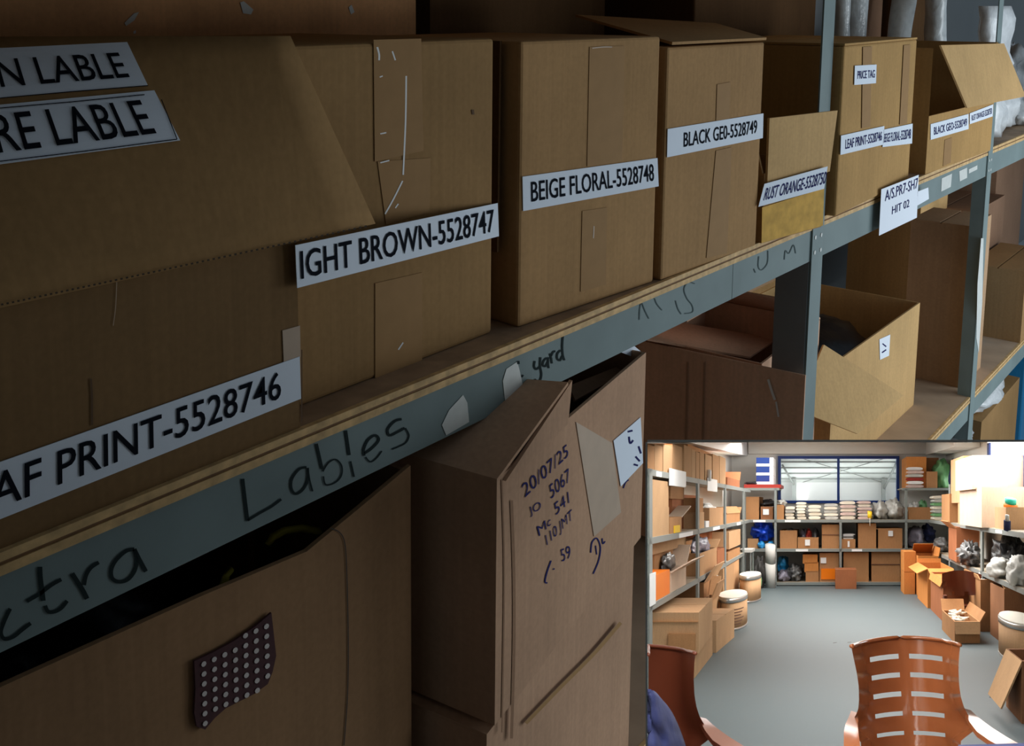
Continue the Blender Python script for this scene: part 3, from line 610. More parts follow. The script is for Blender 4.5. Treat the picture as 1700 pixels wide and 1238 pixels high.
plain('m_roofsheet', (0.66, 0.70, 0.68), 0.5); plain('m_lamp', (1.0, 0.98, 0.94), 0.5, emit=3.0); plain('m_daylight', (1.0, 1.0, 1.0), 0.5, emit=1.5); plain('m_teal', (0.0, 0.40, 0.30), 0.5)
m, N, L, b = new_mat('m_glass'); b.inputs['Base Color'].default_value = (0.9, 0.97, 0.97, 1); b.inputs['Roughness'].default_value = 0.05; b.inputs['Alpha'].default_value = 0.12

def mbox(name, x0, x1, y0, y1, z0, z1, mat, parent=None, **k): return MB().box(TM, x0, x1, y0, y1, z0, z1).build(name, mat, parent, **k)
def struct(o): o['kind'] = 'structure'; return o
# --- shell
def prism(name, q, z0, z1, mat, parent=None):
    z1 = z1 if isinstance(z1, (list, tuple)) else [z1]*4
    return MB().hexa([TM(*p, z0) for p in q]+[TM(p[0], p[1], h) for p, h in zip(q, z1)]).build(name, mat, parent)
m = MB()
for q in ([(lim(0.5), 0.5), (2.5, 0.5), (2.5, 3.035), (-1.95, 3.035)], [(-1.95, 3.035), (2.5, 3.035), (2.5, 5.75), (-1.95, 5.75)]): m.hexa([TM(*p, -0.05) for p in q]+[TM(*p, 0.0) for p in q])
struct(m.build('floor_storeroom', 'm_floor'))
struct(prism('light_shield_left', [(lim(0.5), 0.5), (-1.95, 3.035), (-1.962, 3.035), (lim(0.5)-0.003, 0.5)], -0.05, [ceil_h(0.5), ceil_h(3.035), ceil_h(3.035), ceil_h(0.5)], 'm_wall'))  # slanted panel added to keep the room's light off the rack
struct(prism('wall_storeroom_side', [(-1.95, 3.035), (-1.95, 5.7), (-1.97, 5.7), (-1.97, 3.035)], -0.05, [ceil_h(3.035), ceil_h(5.7), ceil_h(5.7), ceil_h(3.035)], 'm_wall'))
vsq = [(lim(0.5), 0.5), (0.75, 0.5), (2.5, 3.035), (-1.95, 3.035)]
m = MB(); 
for q in (vsq, [(-1.95, 3.035), (2.5, 3.035), (2.5, 5.72), (-1.95, 5.72)]):
    m.hexa([TM(p[0], p[1], ceil_h(p[1])) for p in q]+[TM(p[0], p[1], ceil_h(p[1])+0.004) for p in q])
struct(m.build('ceiling', 'm_wall'))  # slanted lid, edge-on to the view, added to hold the room's light in
WX0, WX1 = px(541, 0, 5.7)[0], px(1029, 0, 5.7)[0]; WZ0, WZ1 = hl(256, 5.7), hl(66, 5.7)
m = MB().box(TM, -1.97, WX0, 5.7, 5.74, 0, ceil_h(5.7)); m.box(TM, WX1, 2.42, 5.7, 5.74, 0, ceil_h(5.7)); m.box(TM, WX0, WX1, 5.7, 5.74, 0, WZ0); m.box(TM, WX0, WX1, 5.7, 5.74, WZ1, ceil_h(5.7))
wb = struct(m.build('wall_storeroom_back', 'm_wall'))
mbox('lintel_band', -1.6, 2.0, 5.66, 5.7, hl(57, 5.68), ceil_h(5.66), 'm_wall', wb)
# window in the back wall
wn = bpy.data.objects.new('window_1', None); link(wn, TM(0.2, 5.7, WZ0), None); struct(wn)
t = 0.055
for x0, x1, z0, z1 in ((WX0, WX1, WZ1-t, WZ1), (WX0, WX1, WZ0, WZ0+t), (WX0, WX0+t, WZ0+t, WZ1-t), (WX1-t, WX1, WZ0+t, WZ1-t), (px(779,0,5.7)[0], px(789,0,5.7)[0], WZ0+t, WZ1-t)):
    mbox('window_frame', x0, x1, 5.67, 5.73, z0, z1, 'm_blueframe', wn)
xm = px(784, 0, 5.7)[0]
for x0, x1 in ((WX0+t, xm-0.025), (xm+0.025, WX1-t)): mbox('pane', x0, x1, 5.705, 5.71, WZ0+t, WZ1-t, 'm_glass', wn)
# adjoining hall seen through it: sloping sheet roof on purlins, pale far wall, side frames, brace rods
mbox('wall_hall', -1.5, 2.1, 6.30, 6.32, 1.2, 2.80, 'm_white')['kind'] = 'structure'
rf = struct(MB().hexa([TM(-1.5, 5.78, 2.62), TM(2.1, 5.78, 2.62), TM(2.1, 6.30, 2.02), TM(-1.5, 6.30, 2.02), TM(-1.5, 5.78, 2.64), TM(2.1, 5.78, 2.64), TM(2.1, 6.30, 2.04), TM(-1.5, 6.30, 2.04)]).build('roof_hall', 'm_roofsheet'))
for k in range(5):
    y = 5.84+k*0.095; z = 2.62-(y-5.78)/0.52*0.60
    mbox('purlin', -1.45, 2.05, y, y+0.012, z-0.035, z-0.002, 'm_steel', rf)
for x0, x1 in ((-0.78, -0.70), (1.20, 1.28)):
    mbox('column', x0, x1, 6.2, 6.28, 1.2, 2.1, 'm_steel', rf)
for p, q in (((-0.55, 6.25, 2.02), (1.25, 5.85, 2.50)), ((1.2, 6.25, 2.02), (-0.6, 5.85, 2.5)), ((-0.74, 6.22, 1.95), (-0.95, 5.9, 2.35)), ((1.24, 6.22, 1.85), (1.45, 5.9, 2.40))):
    mtube('brace_rod', [TM(*p), TM(*q)], 0.0006 if abs(p[0]-q[0]) > 1 else 0.0016, 'm_steel', rf, 6)
struct(mbox('wall_hall_side', -1.5, -1.48, 5.78, 6.3, 1.2, 2.72, 'm_white')); struct(mbox('wall_hall_end', 2.08, 2.1, 5.78, 6.3, 1.2, 2.72, 'm_white'))
hl_lamp = mbox('hall_lamp', -0.60, -0.45, 6.24, 6.29, 1.64, 1.74, 'm_lamp'); tag(hl_lamp, 'bright lamp glowing through the blue-framed back window', 'lamp')
area('hall_fill_light', TM(0.3, 5.95, 1.25), TM(0.3, 6.05, 2.3), 0.20*KS, 0.03*KS, 0.17*KS*KS, (0.95, 1.0, 0.98))  # unseen upward light added below the window to brighten the hall
# right wall with daylight windows
m = MB()
for y0, y1, z0, z1 in ((2.2, 5.7, -0.05, 1.72), (2.2, 5.7, 2.62, ceil_h(5.7)), (4.22, 5.10, 1.72, 2.62), (5.50, 5.7, 1.72, 2.62), (5.10, 5.50, 1.98, 2.62)):
    m.hexa([TM(2.40,y0,z0),TM(2.42,y0,z0),TM(2.42,y1,z0),TM(2.40,y1,z0),TM(2.40,y0,min(z1,ceil_h(y0))),TM(2.42,y0,min(z1,ceil_h(y0))),TM(2.42,y1,min(z1,ceil_h(y1))),TM(2.40,y1,min(z1,ceil_h(y1)))] if z0 < ceil_h(y0) else
           [TM(2.40,4.95,z0),TM(2.42,4.95,z0),TM(2.42,y1,z0),TM(2.40,y1,z0),TM(2.40,4.95,z0+.001),TM(2.42,4.95,z0+.001),TM(2.42,y1,ceil_h(y1)),TM(2.40,y1,ceil_h(y1))])
wr = struct(m.build('wall_storeroom_right', 'm_wall'))
for nm, (y0, y1, z0, z1) in (('window_2', (2.2, 4.22, 1.72, 2.62)), ('window_3', (5.10, 5.50, 1.72, 1.98))):
    e = bpy.data.objects.new(nm, None); link(e, TM(2.4, (y0+y1)/2, z0), None); struct(e)
    m = MB(); m.hexa([TM(2.415,y0,z0),TM(2.425,y0,z0),TM(2.425,y1,z0),TM(2.415,y1,z0),TM(2.415,y0,min(z1,ceil_h(y0))),TM(2.425,y0,min(z1,ceil_h(y0))),TM(2.425,y1,min(z1,ceil_h(y1))),TM(2.415,y1,min(z1,ceil_h(y1)))])
    m.build('pane', 'm_daylight', e)
    for f0 in ([4.15, 3.4] if nm == 'window_2' else [5.10, 5.47]):
        mbox('window_frame', 2.385, 2.412, f0, f0+0.05, z0, min(z1, ceil_h(f0)-0.01), 'm_blueframe', e)
# soffit beams under the ceiling on both sides
MB().hexa([TM(-1.95,3.3,2.06+.18),TM(-1.62,3.3,2.24),TM(-1.62,5.66,2.50),TM(-1.95,5.66,2.50),TM(-1.95,3.3,ceil_h(3.3)-.005),TM(-1.62,3.3,ceil_h(3.3)-.005),TM(-1.62,5.66,ceil_h(5.66)-.005),TM(-1.95,5.66,ceil_h(5.66)-.005)]).build('trim_1', 'm_white')['kind'] = 'structure'
MB().hexa([TM(1.98,4.4,2.42),TM(2.39,4.4,2.42),TM(2.39,5.66,2.52),TM(1.98,5.66,2.52),TM(1.98,4.4,ceil_h(4.4)-.005),TM(2.39,4.4,ceil_h(4.4)-.005),TM(2.39,5.66,ceil_h(5.66)-.005),TM(1.98,5.66,ceil_h(5.66)-.005)]).build('trim_2', 'm_wall')['kind'] = 'structure'
# unseen fill lights added under the lid, and the side window's light
def fill_strip(y0, y1, x0, x1, pw):
    c0 = TM((x0+x1)/2, (y0+y1)/2, ceil_h((y0+y1)/2)-0.01)
    along = (TM(0, y1, ceil_h(y1))-TM(0, y0, ceil_h(y0))); acr = (TM(x1, y0, 0)-TM(x0, y0, 0))
    l = bpy.data.lights.new('room_fill_light', 'AREA'); l.shape = 'RECTANGLE'; l.size = acr.length; l.size_y = along.length; l.energy = pw*KS*KS; l.color = (1.0, 0.98, 0.95)
    o = bpy.data.objects.new('room_fill_light', l); COL.objects.link(o)
    xa = acr.normalized(); za = xa.cross(along).normalized(); ya = za.cross(xa)
    if za.dot(UP) < 0: za = -za; ya = za.cross(xa)
    M4 = Matrix((xa, ya, za)).transposed().to_4x4(); M4.translation = c0 - za*0.0006; o.matrix_world = M4
fill_strip(0.62, 1.0, -0.28, 0.38, 0.66); fill_strip(1.2, 1.8, -0.75, -0.1, 0.13); fill_strip(1.9, 2.6, -1.1, 0.3, 0.32); fill_strip(3.2, 5.2, -1.0, 1.6, 2.25)
area('side_window_light', TM(2.37, 3.4, 2.05), TM(0.3, 3.6, 0.6), 0.30*KS, 0.05*KS, 0.11*KS*KS, (0.97, 0.99, 1.0))

# --- racks of the model room
def rack3(name, label, posts, boards, beams, base):
    r = thing(name, label, 'shelving', base)
    for p in posts: mbox('post', *p, 'm_steel', r)
    for q, z0, z1 in boards: prism('shelf_board', q, z0, z1, 'm_shelf', r)
    for b_ in beams: mbox('beam', *b_, 'm_steel', r)
    return r
posts = [(LX-0.012, LX+0.012, y-0.02, y+0.02, 0, Y3) for y in (2.285, 3.13, 3.96, 4.83)]
boards = []; beams = []
for z in (Y0, Y1, Y2, Y3):
    if z != Y0: boards.append(([(max(LX-0.5, lim(2.262)), 2.262), (LX, 2.262), (LX, 3.04), (-1.94, 3.04)], z-0.02, z))
    boards.append(([(-1.94, 3.04), (LX, 3.04), (LX, 5.2), (-1.94, 5.2)], z-0.02, z))
    beams.append((LX-0.002, LX+0.012, 2.262 if z != Y0 else 3.04, BZ, z-0.055, z-0.003))
rackL = rack3('storage_rack', 'steel rack full of cartons along the small room\'s left wall', posts, boards, beams, TM(LX, 3.5, 0))
bx_ = [px(a, 0, BZ)[0] for a in (405, 530, 793, 1058)]
posts = [(x-0.022, x+0.022, BZ-0.012, BZ+0.012, 0, z) for x, z in zip(bx_, (1.83, 1.83, Y2, 1.83))]
boards = [([(LX, BZ), (1.92, BZ), (1.92, 5.68), (LX, 5.68)], z-0.02, z) for z in (Y0, Y1, Y2)] + [([(-1.56, BZ), (bx_[1]+0.05, BZ), (bx_[1]+0.05, 5.66), (-1.56, 5.66)], 1.81, 1.83), ([(bx_[3]-0.06, BZ), (2.35, BZ), (2.35, 5.66), (bx_[3]-0.06, 5.66)], 1.81, 1.83)]
beams = [(LX, 1.92, BZ-0.012, BZ+0.002, z-0.055, z-0.003) for z in (Y0, Y1, Y2)] + [(-1.56, bx_[1]+0.07, BZ-0.012, BZ+0.002, 1.785, 1.827), (bx_[3]-0.08, 2.3, BZ-0.012, BZ+0.002, 1.785, 1.827)]
rackB = rack3('storage_rack', 'steel rack below the blue-framed window on the small room\'s back wall', posts, boards, beams, TM(0, BZ, 0))
posts = [(RX-0.012, RX+0.012, y-0.02, y+0.02, 0, z) for y, z in ((4.36, 1.83), (3.45, Y2))]
boards = [([(RX, 2.45), (2.38, 2.45), (2.38, 5.2), (RX, 5.2)], z-0.02, z) for z in (Y1, Y2)]
beams = [(RX-0.012, RX+0.002, 2.45, BZ, z-0.055, z-0.003) for z in (Y1, Y2)]
rackR = rack3('storage_rack', 'steel rack loaded with bags along the small room\'s right wall', posts, boards, beams, TM(RX, 3.6, 0))
# paper slips on the shelf edges
def slip(parent, x0, x1, y0, y1, z0, z1): mbox('shelf_slip', x0, x1, y0, y1, z0, z1, 'm_white', parent)
for a0, a1, z in ((135, 190, Y2), (272, 300, Y2), (370, 385, Y2), (40, 62, Y3)): slip(rackL, LX+0.012, LX+0.016, zl(a0), zl(a1), z-0.055, z-0.012)
for a0, a1, z in ((440, 490, Y2), (568, 632, Y2), (612, 662, Y1), (838, 880, Y1)): slip(rackB, px(a0,0,BZ)[0], px(a1,0,BZ)[0], BZ-0.016, BZ-0.012, z-0.05, z-0.01)
slip(rackR, RX-0.016, RX-0.012, zr(1452), zr(1425), Y2-0.045, Y2-0.01)

# --- cartons: on the left rack (traced by edge columns along its front), facing the camera elsewhere
TH_ = 0.012
def lbox(label, a0, a1, z0, b_top, mat='mcard_a', x=LX, dep=0.42, at='mid', **k):
    ya, yb = x*1135.4/(a0-740.7), x*1135.4/(a1-740.7)
    h = min(hl(b_top, (ya+yb)/2), ceil_h(ya)-0.015)-z0
    fp = [(max(x-dep, lim(ya)+0.004), ya), (x, ya), (x, yb), (max(x-dep, lim(yb)+0.004, -1.945), yb)]
    return carton(TM, 'storage_carton', label, (0, 0, z0), 1, 1, h, mat=mat, foot=fp, th=TH_, kk=4, cat='box', **k)
def fbox(label, a0, a1, z0, b_top, Z=BZ+0.03, mat='mcard_c', dep=0.35, name='storage_carton', **k):
    x0, x1 = px(a0, 0, Z)[0], px(a1, 0, Z)[0]; h = hl(b_top, Z)-z0
    return carton(TM, name, label, (x0, Z, z0), x1-x0, dep, h, mat=mat, th=TH_, kk=4, cat='box', **k)
G1 = 'cartons on the small room\'s left rack'
def L_(*a, **k): return lbox(*a, group=G1, **k)
# top shelf, left
L_('tan carton at the very left end of the small room\'s top left shelf', 10, 40, Y3, 8, 'mcard_c', top=False)
L_('second carton from the left on the small room\'s top left shelf', 41, 72, Y3, 8, 'mcard_a', top=False)
L_('carton with pale torn tape, third from the left on the top left shelf', 76, 112, Y3, 12, 'mcard_b', top=False)
L_('fourth carton from the left on the small room\'s top left shelf', 113, 152, Y3, 16, 'mcard_a', top=False)
L_('tall carton right of the dark gap on the top left shelf', 160, 190, Y3, 26, 'mcard_a', top=False)
L_('narrow carton, second right of the dark gap on the top left shelf', 191, 206, Y3, 40, 'mcard_b', top=False)
L_('narrow carton, third right of the dark gap on the top left shelf', 208, 222, Y3, 50, 'mcard_a', top=False)
L_('narrow carton, fourth right of the dark gap on the top left shelf', 224, 241, Y3, 52, 'mcard_a', top=False)
L_('carton behind the small white tube on the top left shelf', 246, 272, Y3, 62, 'mcard_b', top=False)
L_('carton right of the small white tube on the top left shelf', 276, 302, Y3, 62, 'mcard_a', top=False)
L_('last upright carton before the corner on the top left shelf', 304, 328, Y3, 70, 'mcard_b', top=False)
L_('long carton lying behind the narrow cartons of the top left shelf', 175, 300, Y3, 20, 'mcard_c', x=-1.72, dep=0.2, top=False)
lbox('low open carton nearest the corner on the top left shelf', 335, 385, Y3, 158, 'mcard_r', opened=True, flaps=(('L', 100, 0.2), ('B', 110, 0.16)))
wt = mtube('white_tube', [TM(LX+0.03, zl(252), Y3), TM(LX+0.03, zl(252), Y3+0.125)], 0.0017, 'm_white', None, 10); tag(wt, 'small white tube standing on the top left shelf', 'tube')
# papers hanging from the top shelf
for a0, a1, b0, b1, lb in ((93, 161, 122, 188, 'larger white paper hanging from the top left shelf'), (249, 289, 158, 208, 'smaller white paper hanging from the top left shelf')):
    ya, yb = zl(a0), zl(a1); o = mbox('hanging_paper', LX+0.014, LX+0.018, ya, yb, hl(b1, (ya+yb)/2), hl(b0, (ya+yb)/2), 'm_white'); tag(o, lb, 'paper', 'papers hanging in the small room')
# shelf at eye level, left
L_('upper of the two stacked cartons at the left end of the middle left shelf', 20, 97, Y2+0.245, 164, 'mcard_b', top=False)
L_('lower of the two stacked cartons at the left end of the middle left shelf', 20, 99, Y2, 272, 'mcard_b', top=False)
L_('dark carton filling the middle left shelf behind the flap', 112, 212, Y2, 222, 'mcard_r', x=-1.62, dep=0.3, top=False)
L_('low dark carton stacked at the back of the middle left shelf', 105, 160, Y2+0.33, 190, 'mcard_c', x=-1.60, dep=0.3, top=False)
lbox('small open carton with a raised flap on the middle left shelf', 102, 150, Y2, 312, 'mcard_c', dep=0.14, opened=True, flaps=(('B', 150, 0.22, 0.0, 'mcard_p'),), group=G1)
o = mbox('yellow_roll', -1.47, -1.44, zl(118), zl(140), Y2+0.001, Y2+0.07, 'm_yellow'); tag(o, 'yellow tape roll in front of the small open carton', 'roll')
L_('lower small carton beside the post on the middle left shelf', 219, 241, Y2, 292, 'mcard_b', top=False)
L_('upper small carton beside the post on the middle left shelf', 219, 237, Y2+0.17, 235, 'mcard_c', top=False)
L_('carton topped with clear plastic on the middle left shelf', 262, 318, Y2, 274, 'mcard_a', opened=True)
bag(TM, 'plastic_bag', 'clear plastic heaped in the carton on the middle left shelf', (-1.62, 3.72, Y2+0.12), 0.13, 0.22, 0.17, 'm_offwhite', 21)
o = mbox('paper_stack', LX-0.06, LX+0.004, zl(246), zl(260), Y2, Y2+0.075, 'm_white'); tag(o, 'small white packet on the middle left shelf before the plastic-topped carton', 'packet')
lbox('small open carton nearest the corner on the middle left shelf', 331, 386, Y2, 298, 'mcard_c', opened=True, flaps=(('B', 130, 0.13), ('R', 60, 0.12)), group=G1)
# third shelf, left
L_('long flat carton at the back of the lower left shelf', 24, 168, Y1+0.36, 388, 'mcard_b', x=-1.58, dep=0.3, top=False)
L_('big dark carton at the back of the lower left shelf', 40, 212, Y1, 418, 'mcard_c', x=-1.62, dep=0.3, top=False)
L_('bright orange box standing on the lower left shelf', 36, 102, Y1, 536, 'm_orange', dep=0.2, top=False)
lbox('open carton with pale flaps beside the orange box', 104, 168, Y1, 520, 'mcard_p', dep=0.30, opened=True, flaps=(('R', 150, 0.22, 0.05), ('B', 115, 0.22)), group=G1)
bag(TM, 'plastic_bag', 'grey plastic sheet spilling behind the pale flaps', (-1.58, 2.78, Y1+0.17), 0.05, 0.09, 0.17, 'm_greybag', 22)
lbox('tape-marked open carton in the middle of the lower left shelf', 224, 292, Y1, 446, 'mcard_a', opened=True, flaps=(('B', 140, 0.15), ('L', 100, 0.18)), group=G1)
L_('dark carton at the back of the lower left shelf behind the middle post', 222, 320, Y1, 370, 'mcard_r', x=-1.70, dep=0.22, top=False)
bag(TM, 'plastic_bag', 'pale bag sticking out of the tape-marked open carton', (-1.62, 3.5, Y1+0.20), 0.12, 0.20, 0.22, 'm_purple', 23)
L_('reddish carton between the tape-marked carton and the far post', 294, 328, Y1, 440, 'mcard_r', top=False)
L_('tall carton beyond the far post on the lower left shelf', 342, 388, Y1+0.16, 366, 'mcard_b', top=False)
L_('low carton under the tall one on the lower left shelf', 338, 386, Y1, 445, 'mcard_c', top=False)
# bottom, left
lbox('open carton on the left rack\'s bottom shelf behind the nearer drum', 240, 292, Y0, 560, 'mcard_c', opened=True, flaps=(('B', 120, 0.2), ('R', 120, 0.22, 0.1, 'mcard_b')), group=G1)
L_('tall carton on the left rack\'s bottom shelf behind the farther drum', 318, 382, Y0, 500, 'mcard_a', top=False)
bag(TM, 'plastic_bag', 'white patterned bag on the carton behind the nearer drum', (-1.56, 3.68, Y0+0.40), 0.10, 0.14, 0.16, 'm_offwhite', 24)
o = mbox('hanging_paper', LX+0.013, LX+0.02, 2.262, zl(36), hl(668, 2.3), hl(538, 2.3), 'm_white'); tag(o, 'white printed sheets hanging on the left rack\'s nearest post', 'paper', 'papers hanging in the small room')

# --- floor, left side
def floor_box(label, a0, a1, b0, b1, Z=None, dep=0.4, mat='mcard_a', z0=0.0, rot=0, **k):
    Z = Z or 1.5*1135.4/(b1-265.6); x0, x1 = px(a0, 0, Z)[0], px(a1, 0, Z)[0]
    return carton(TM, 'floor_carton', label, (x0, Z, z0), x1-x0, dep, hl(b0, Z)-z0, rot, mat, th=TH_, kk=4, **k)
r = carton(TM, 'floor_carton', 'lower carton under the big floor carton by the left rack', (0,0,0), 1, 1, 0.195, mat='mcard_b', th=TH_, kk=4, foot=[(lim(2.44)+0.005, 2.44), (-1.157, 2.44), (-1.157, 2.82), (lim(2.44)+0.005, 2.82)])
r = carton(TM, 'floor_carton', 'big tan carton with printed panel standing nearest the left rack', (0,0,0.21), 1, 1, 0.345, mat='mcard_b', th=TH_, kk=4, foot=[(lim(2.45)+0.005, 2.45), (-1.125, 2.45), (-1.165, 2.84), (lim(2.45)+0.005, 2.84)])
x0, z0 = px(95, 850, 2.44); x1, z1 = px(205, 785, 2.44); mbox('printed_panel', x0, x1, 2.442, 2.45, z0, z1, 'mcard_c', r)
x0, z0 = px(24, 735, 2.44); x1, z1 = px(214, 739, 2.44); mbox('flap_seam', lim(2.44)+0.012, x1, 2.445, 2.45, z1, z0, 'mcard_c', r)
carton(TM, 'floor_carton', 'carton with a bare grey top between the big floor carton and the drum', (0,0,0), 1, 1, 0.317, mat='mcard_b', th=TH_, kk=4, foot=[(-1.42, 2.86), (-1.136, 2.86), (-1.064, 3.20), (-1.38, 3.20)])
def drum(label, a, Zc, rad, h, prints=True):
    x = px(a, 0, Zc)[0]; N_ = 28; r = thing('fibre_drum', label, 'drum', TM(x, Zc, 0), 'fibre drums')
    def cyl(name, r0, z0, z1, mat, cap=True):
        vs = [TM(x+r0*math.cos(2*math.pi*i/N_), Zc+r0*math.sin(2*math.pi*i/N_), z) for z in (z0, z1) for i in range(N_)]
        fs = [(i, (i+1)%N_, N_+(i+1)%N_, N_+i) for i in range(N_)]+([tuple(range(N_)), tuple(range(N_, 2*N_))] if cap else [])
        o = obj(name, vs, fs, mat, r)
        for p in o.data.polygons: p.use_smooth = len(p.vertices) == 4
        return o
    bd_ = cyl('barrel', rad, 0.02, h-0.05, 'mcard_b'); cyl('rim', rad*1.03, h-0.06, h-0.01, 'm_rim'); cyl('lid', rad*0.98, h-0.01, h+0.006, 'm_lid'); cyl('rim', rad*1.02, 0, 0.03, 'm_rim')
    if prints:
        for k in range(6):
            t0, t1 = -1.25+0.05*(k%2), -0.45-0.12*(k%3); zz_ = h*0.62-k*0.036
            vs = []
            for i in range(7):
                t = t0+(t1-t0)*i/6; vs += [TM(x+rad*1.004*math.cos(t), Zc+rad*1.004*math.sin(t), zz_), TM(x+rad*1.004*math.cos(t), Zc+rad*1.004*math.sin(t), zz_+0.014)]
            obj('print_line', vs, [(2*i, 2*i+1, 2*i+3, 2*i+2) for i in range(6)], 'm_print', bd_)
    return r
drum('tan fibre drum with printed lines, nearer of the two by the left rack', 358, 3.52, 0.172, 0.395)
drum('plain tan fibre drum, farther of the two by the left rack', 428, 4.48, 0.166, 0.41, False)
drum('tan fibre drum at the small room\'s right edge', 1513, 2.78, 0.170, 0.39, False)
lbox('open carton with upright flaps beside the nearer drum', 262, 300, 0.0, 640, 'mcard_a', x=-1.32, dep=0.12, opened=True, flaps=(('B', 110, 0.22), ('R', 110, 0.22, 0.1)), group=G1)
r = thing('cardboard_tube', 'tall pale tube standing on the floor at the left end of the back rack', 'tube', TM(px(509,0,5.12)[0], 5.12, 0))
for z0, z1, mt in ((0.0, 0.46, 'm_pipe'), (0.462, 0.78, 'm_pipe')):
    xx = px(509, 0, 5.12)[0]; mtube('tube_section', [TM(xx, 5.12, z0), TM(xx, 5.12, z1)], 0.0062, mt, r, 16)

# --- back rack, corner bay
for k in range(3):
    r = thing('paper_ream', ['bottom', 'middle', 'top'][k]+' blue and white ream box in the corner pile under the ceiling', 'ream', TM(px(485,0,5.3)[0], 5.3, 1.90+0.17*k), 'ream boxes in the corner')
    x0, x1, x2 = px(452,0,5.3)[0], px(506,0,5.3)[0], px(521,0,5.3)[0]; z = 1.90+0.17*k
    mbox('carton_front', x0, x1, 5.3, 5.55, z, z+0.05, 'm_white', r); mbox('blue_band', x0, x1, 5.3, 5.55, z+0.05, z+0.165, 'm_blueframe', r); mbox('carton_end', x1, x2, 5.3, 5.55, z, z+0.165, 'm_white', r)
o = mbox('red_folder', px(402,0,BZ)[0], px(551,0,BZ)[0], BZ+0.0, BZ+0.35, 1.831, 1.895, 'm_red'); tag(o, 'dark red folder lying under the ream boxes', 'folder')
bag(TM, 'plastic_bag', 'small dark bag lying on the dark red folder', (px(430,0,BZ)[0], BZ+0.08, 1.897), 0.14, 0.06, 0.06, 'm_black', 31)
GB = 'cartons on the small room\'s back rack'
fbox('tan carton at the left of the back rack\'s corner bay', 410, 463, Y2, 230, mat='mcard_c', group=GB, top=False)
fbox('small carton with a white label in the back rack\'s corner bay', 470, 519, Y2, 270, mat='mcard_d', group=GB, top=False)
mbox('label', px(478,0,BZ)[0], px(502,0,BZ)[0], BZ+0.022, BZ+0.03, hl(303,BZ), hl(280,BZ), 'm_white', [o for o in bpy.data.objects if o.get('label','').startswith('small carton with a white label')][0])
bag(TM, 'plastic_bag', 'black bag lying on the white-labelled carton in the corner bay', (px(496,0,BZ)[0], BZ+0.15, Y2+0.245), 0.15, 0.12, 0.14, 'm_black', 32)
bag(TM, 'plastic_sheet', 'bright blue plastic sheet bundled in the back rack\'s corner bay', (px(472,0,BZ)[0], BZ+0.16, Y1+0.13), 0.21, 0.14, 0.42, 'm_blue', 33, 'plastic sheet', amp=0.6, freq=3.2)
fbox('small tan carton below the bright blue plastic sheet', 417, 460, Y1, 402, mat='mcard_a', dep=0.12, group=GB)
for a, lb in ((471, 'left'), (508, 'right')):
    bag(TM, 'blue_packet', lb+' of the two light blue packets under the blue sheet', (px(a,0,BZ)[0], BZ+0.05, Y1), 0.07, 0.05, 0.14, 'm_lblue', a, 'packet', 'light blue packets')
r = thing('step_stool', 'grey metal stool with dark clutter beside the tall pale tube', 'stool', TM(px(420,0,4.95)[0], 4.95, 0))
x0, x1 = px(390,0,4.95)[0], px(441,0,4.95)[0]; zt = hl(440, 4.95)
mbox('seat', x0, x1, 4.85, 5.05, zt-0.05, zt, 'm_pipe', r)
for x in (x0+0.02, x1-0.04):
    for y in (4.87, 5.02): mbox('leg', x, x+0.02, y, y+0.02, 0, zt-0.05, 'm_steel', r)
bag(TM, 'sack', 'dark brown sack beside the tall pale tube', (px(466,0,5.12)[0], 5.15, 0), 0.13, 0.08, 0.55, 'm_dark', 34)
bag(TM, 'sack', 'low green sack behind the farther drum', (px(458,0,5.0)[0], 4.98, 0), 0.08, 0.06, 0.30, 'm_green', 35)
# --- back rack, row of folded stacks
def stack(label, a0, a1, b_top, mats, n, Z=BZ+0.04, z0=Y2, dep=0.3, cat='cloth', name='folded_stack', group='folded stacks under the window', seed=0):
    x0, x1 = px(a0,0,Z)[0], px(a1,0,Z)[0]; h = (hl(b_top, Z)-z0)/n; rnd = random.Random(seed+a0)
    r = thing(name, label, cat, TM((x0+x1)/2, Z+dep/2, z0), group)
    for k in range(n):
        j0, j1, jz = rnd.uniform(0, .03), rnd.uniform(0, .03), rnd.uniform(0, 0.03)
        m = MB(); q = []
        N_ = 8; X = lambda i: x0+j0+(x1-x0-j0-j1)*i/N_
        vs = []
        for i in range(N_+1):
            e = 0.25*h*math.sin(math.pi*i/N_); zz_ = z0+k*h; rd = 0.18*h if i in (0, N_) else 0
            vs += [TM(X(i), Z+jz, zz_+0.06*h+rd), TM(X(i), Z+jz, zz_+0.80*h+e*0.5-rd), TM(X(i), Z+dep, zz_+0.80*h+e*0.5-rd), TM(X(i), Z+dep, zz_+0.06*h+rd)]
        fs = []
        for i in range(N_):
            for c in range(4): fs.append((4*i+c, 4*i+(c+1)%4, 4*i+4+(c+1)%4, 4*i+4+c))
        fs += [(0,1,2,3), tuple(4*N_+c for c in range(4))]
        obj('folded_sheet', vs, fs, mats[k % len(mats)], r)
    return r
fbox('small orange-brown carton at the left of the folded stacks', 534, 563, Y2, 265, mat='mcard_c', dep=0.2, group=GB)
bag(TM, 'plastic_bag', 'pale bag on the small orange-brown carton under the window', (px(549,0,BZ)[0], BZ+0.12, Y2+0.25), 0.10, 0.09, 0.13, 'm_offwhite', 41)
stack('first folded stack from the left under the window, cream topped grey', 566, 610, 268, ['m_cream', 'm_cream', 'm_offwhite'], 4)
stack('tall beige rolled stack, second from the left under the window', 612, 655, 250, ['m_cream'], 6)
stack('cream folded stack with a fat top sheet, third under the window', 659, 717, 262, ['m_cream', 'm_cream'], 4)
stack('off-white folded stack left of the window mullion', 724, 785, 256, ['m_offwhite', 'm_cream'], 5)
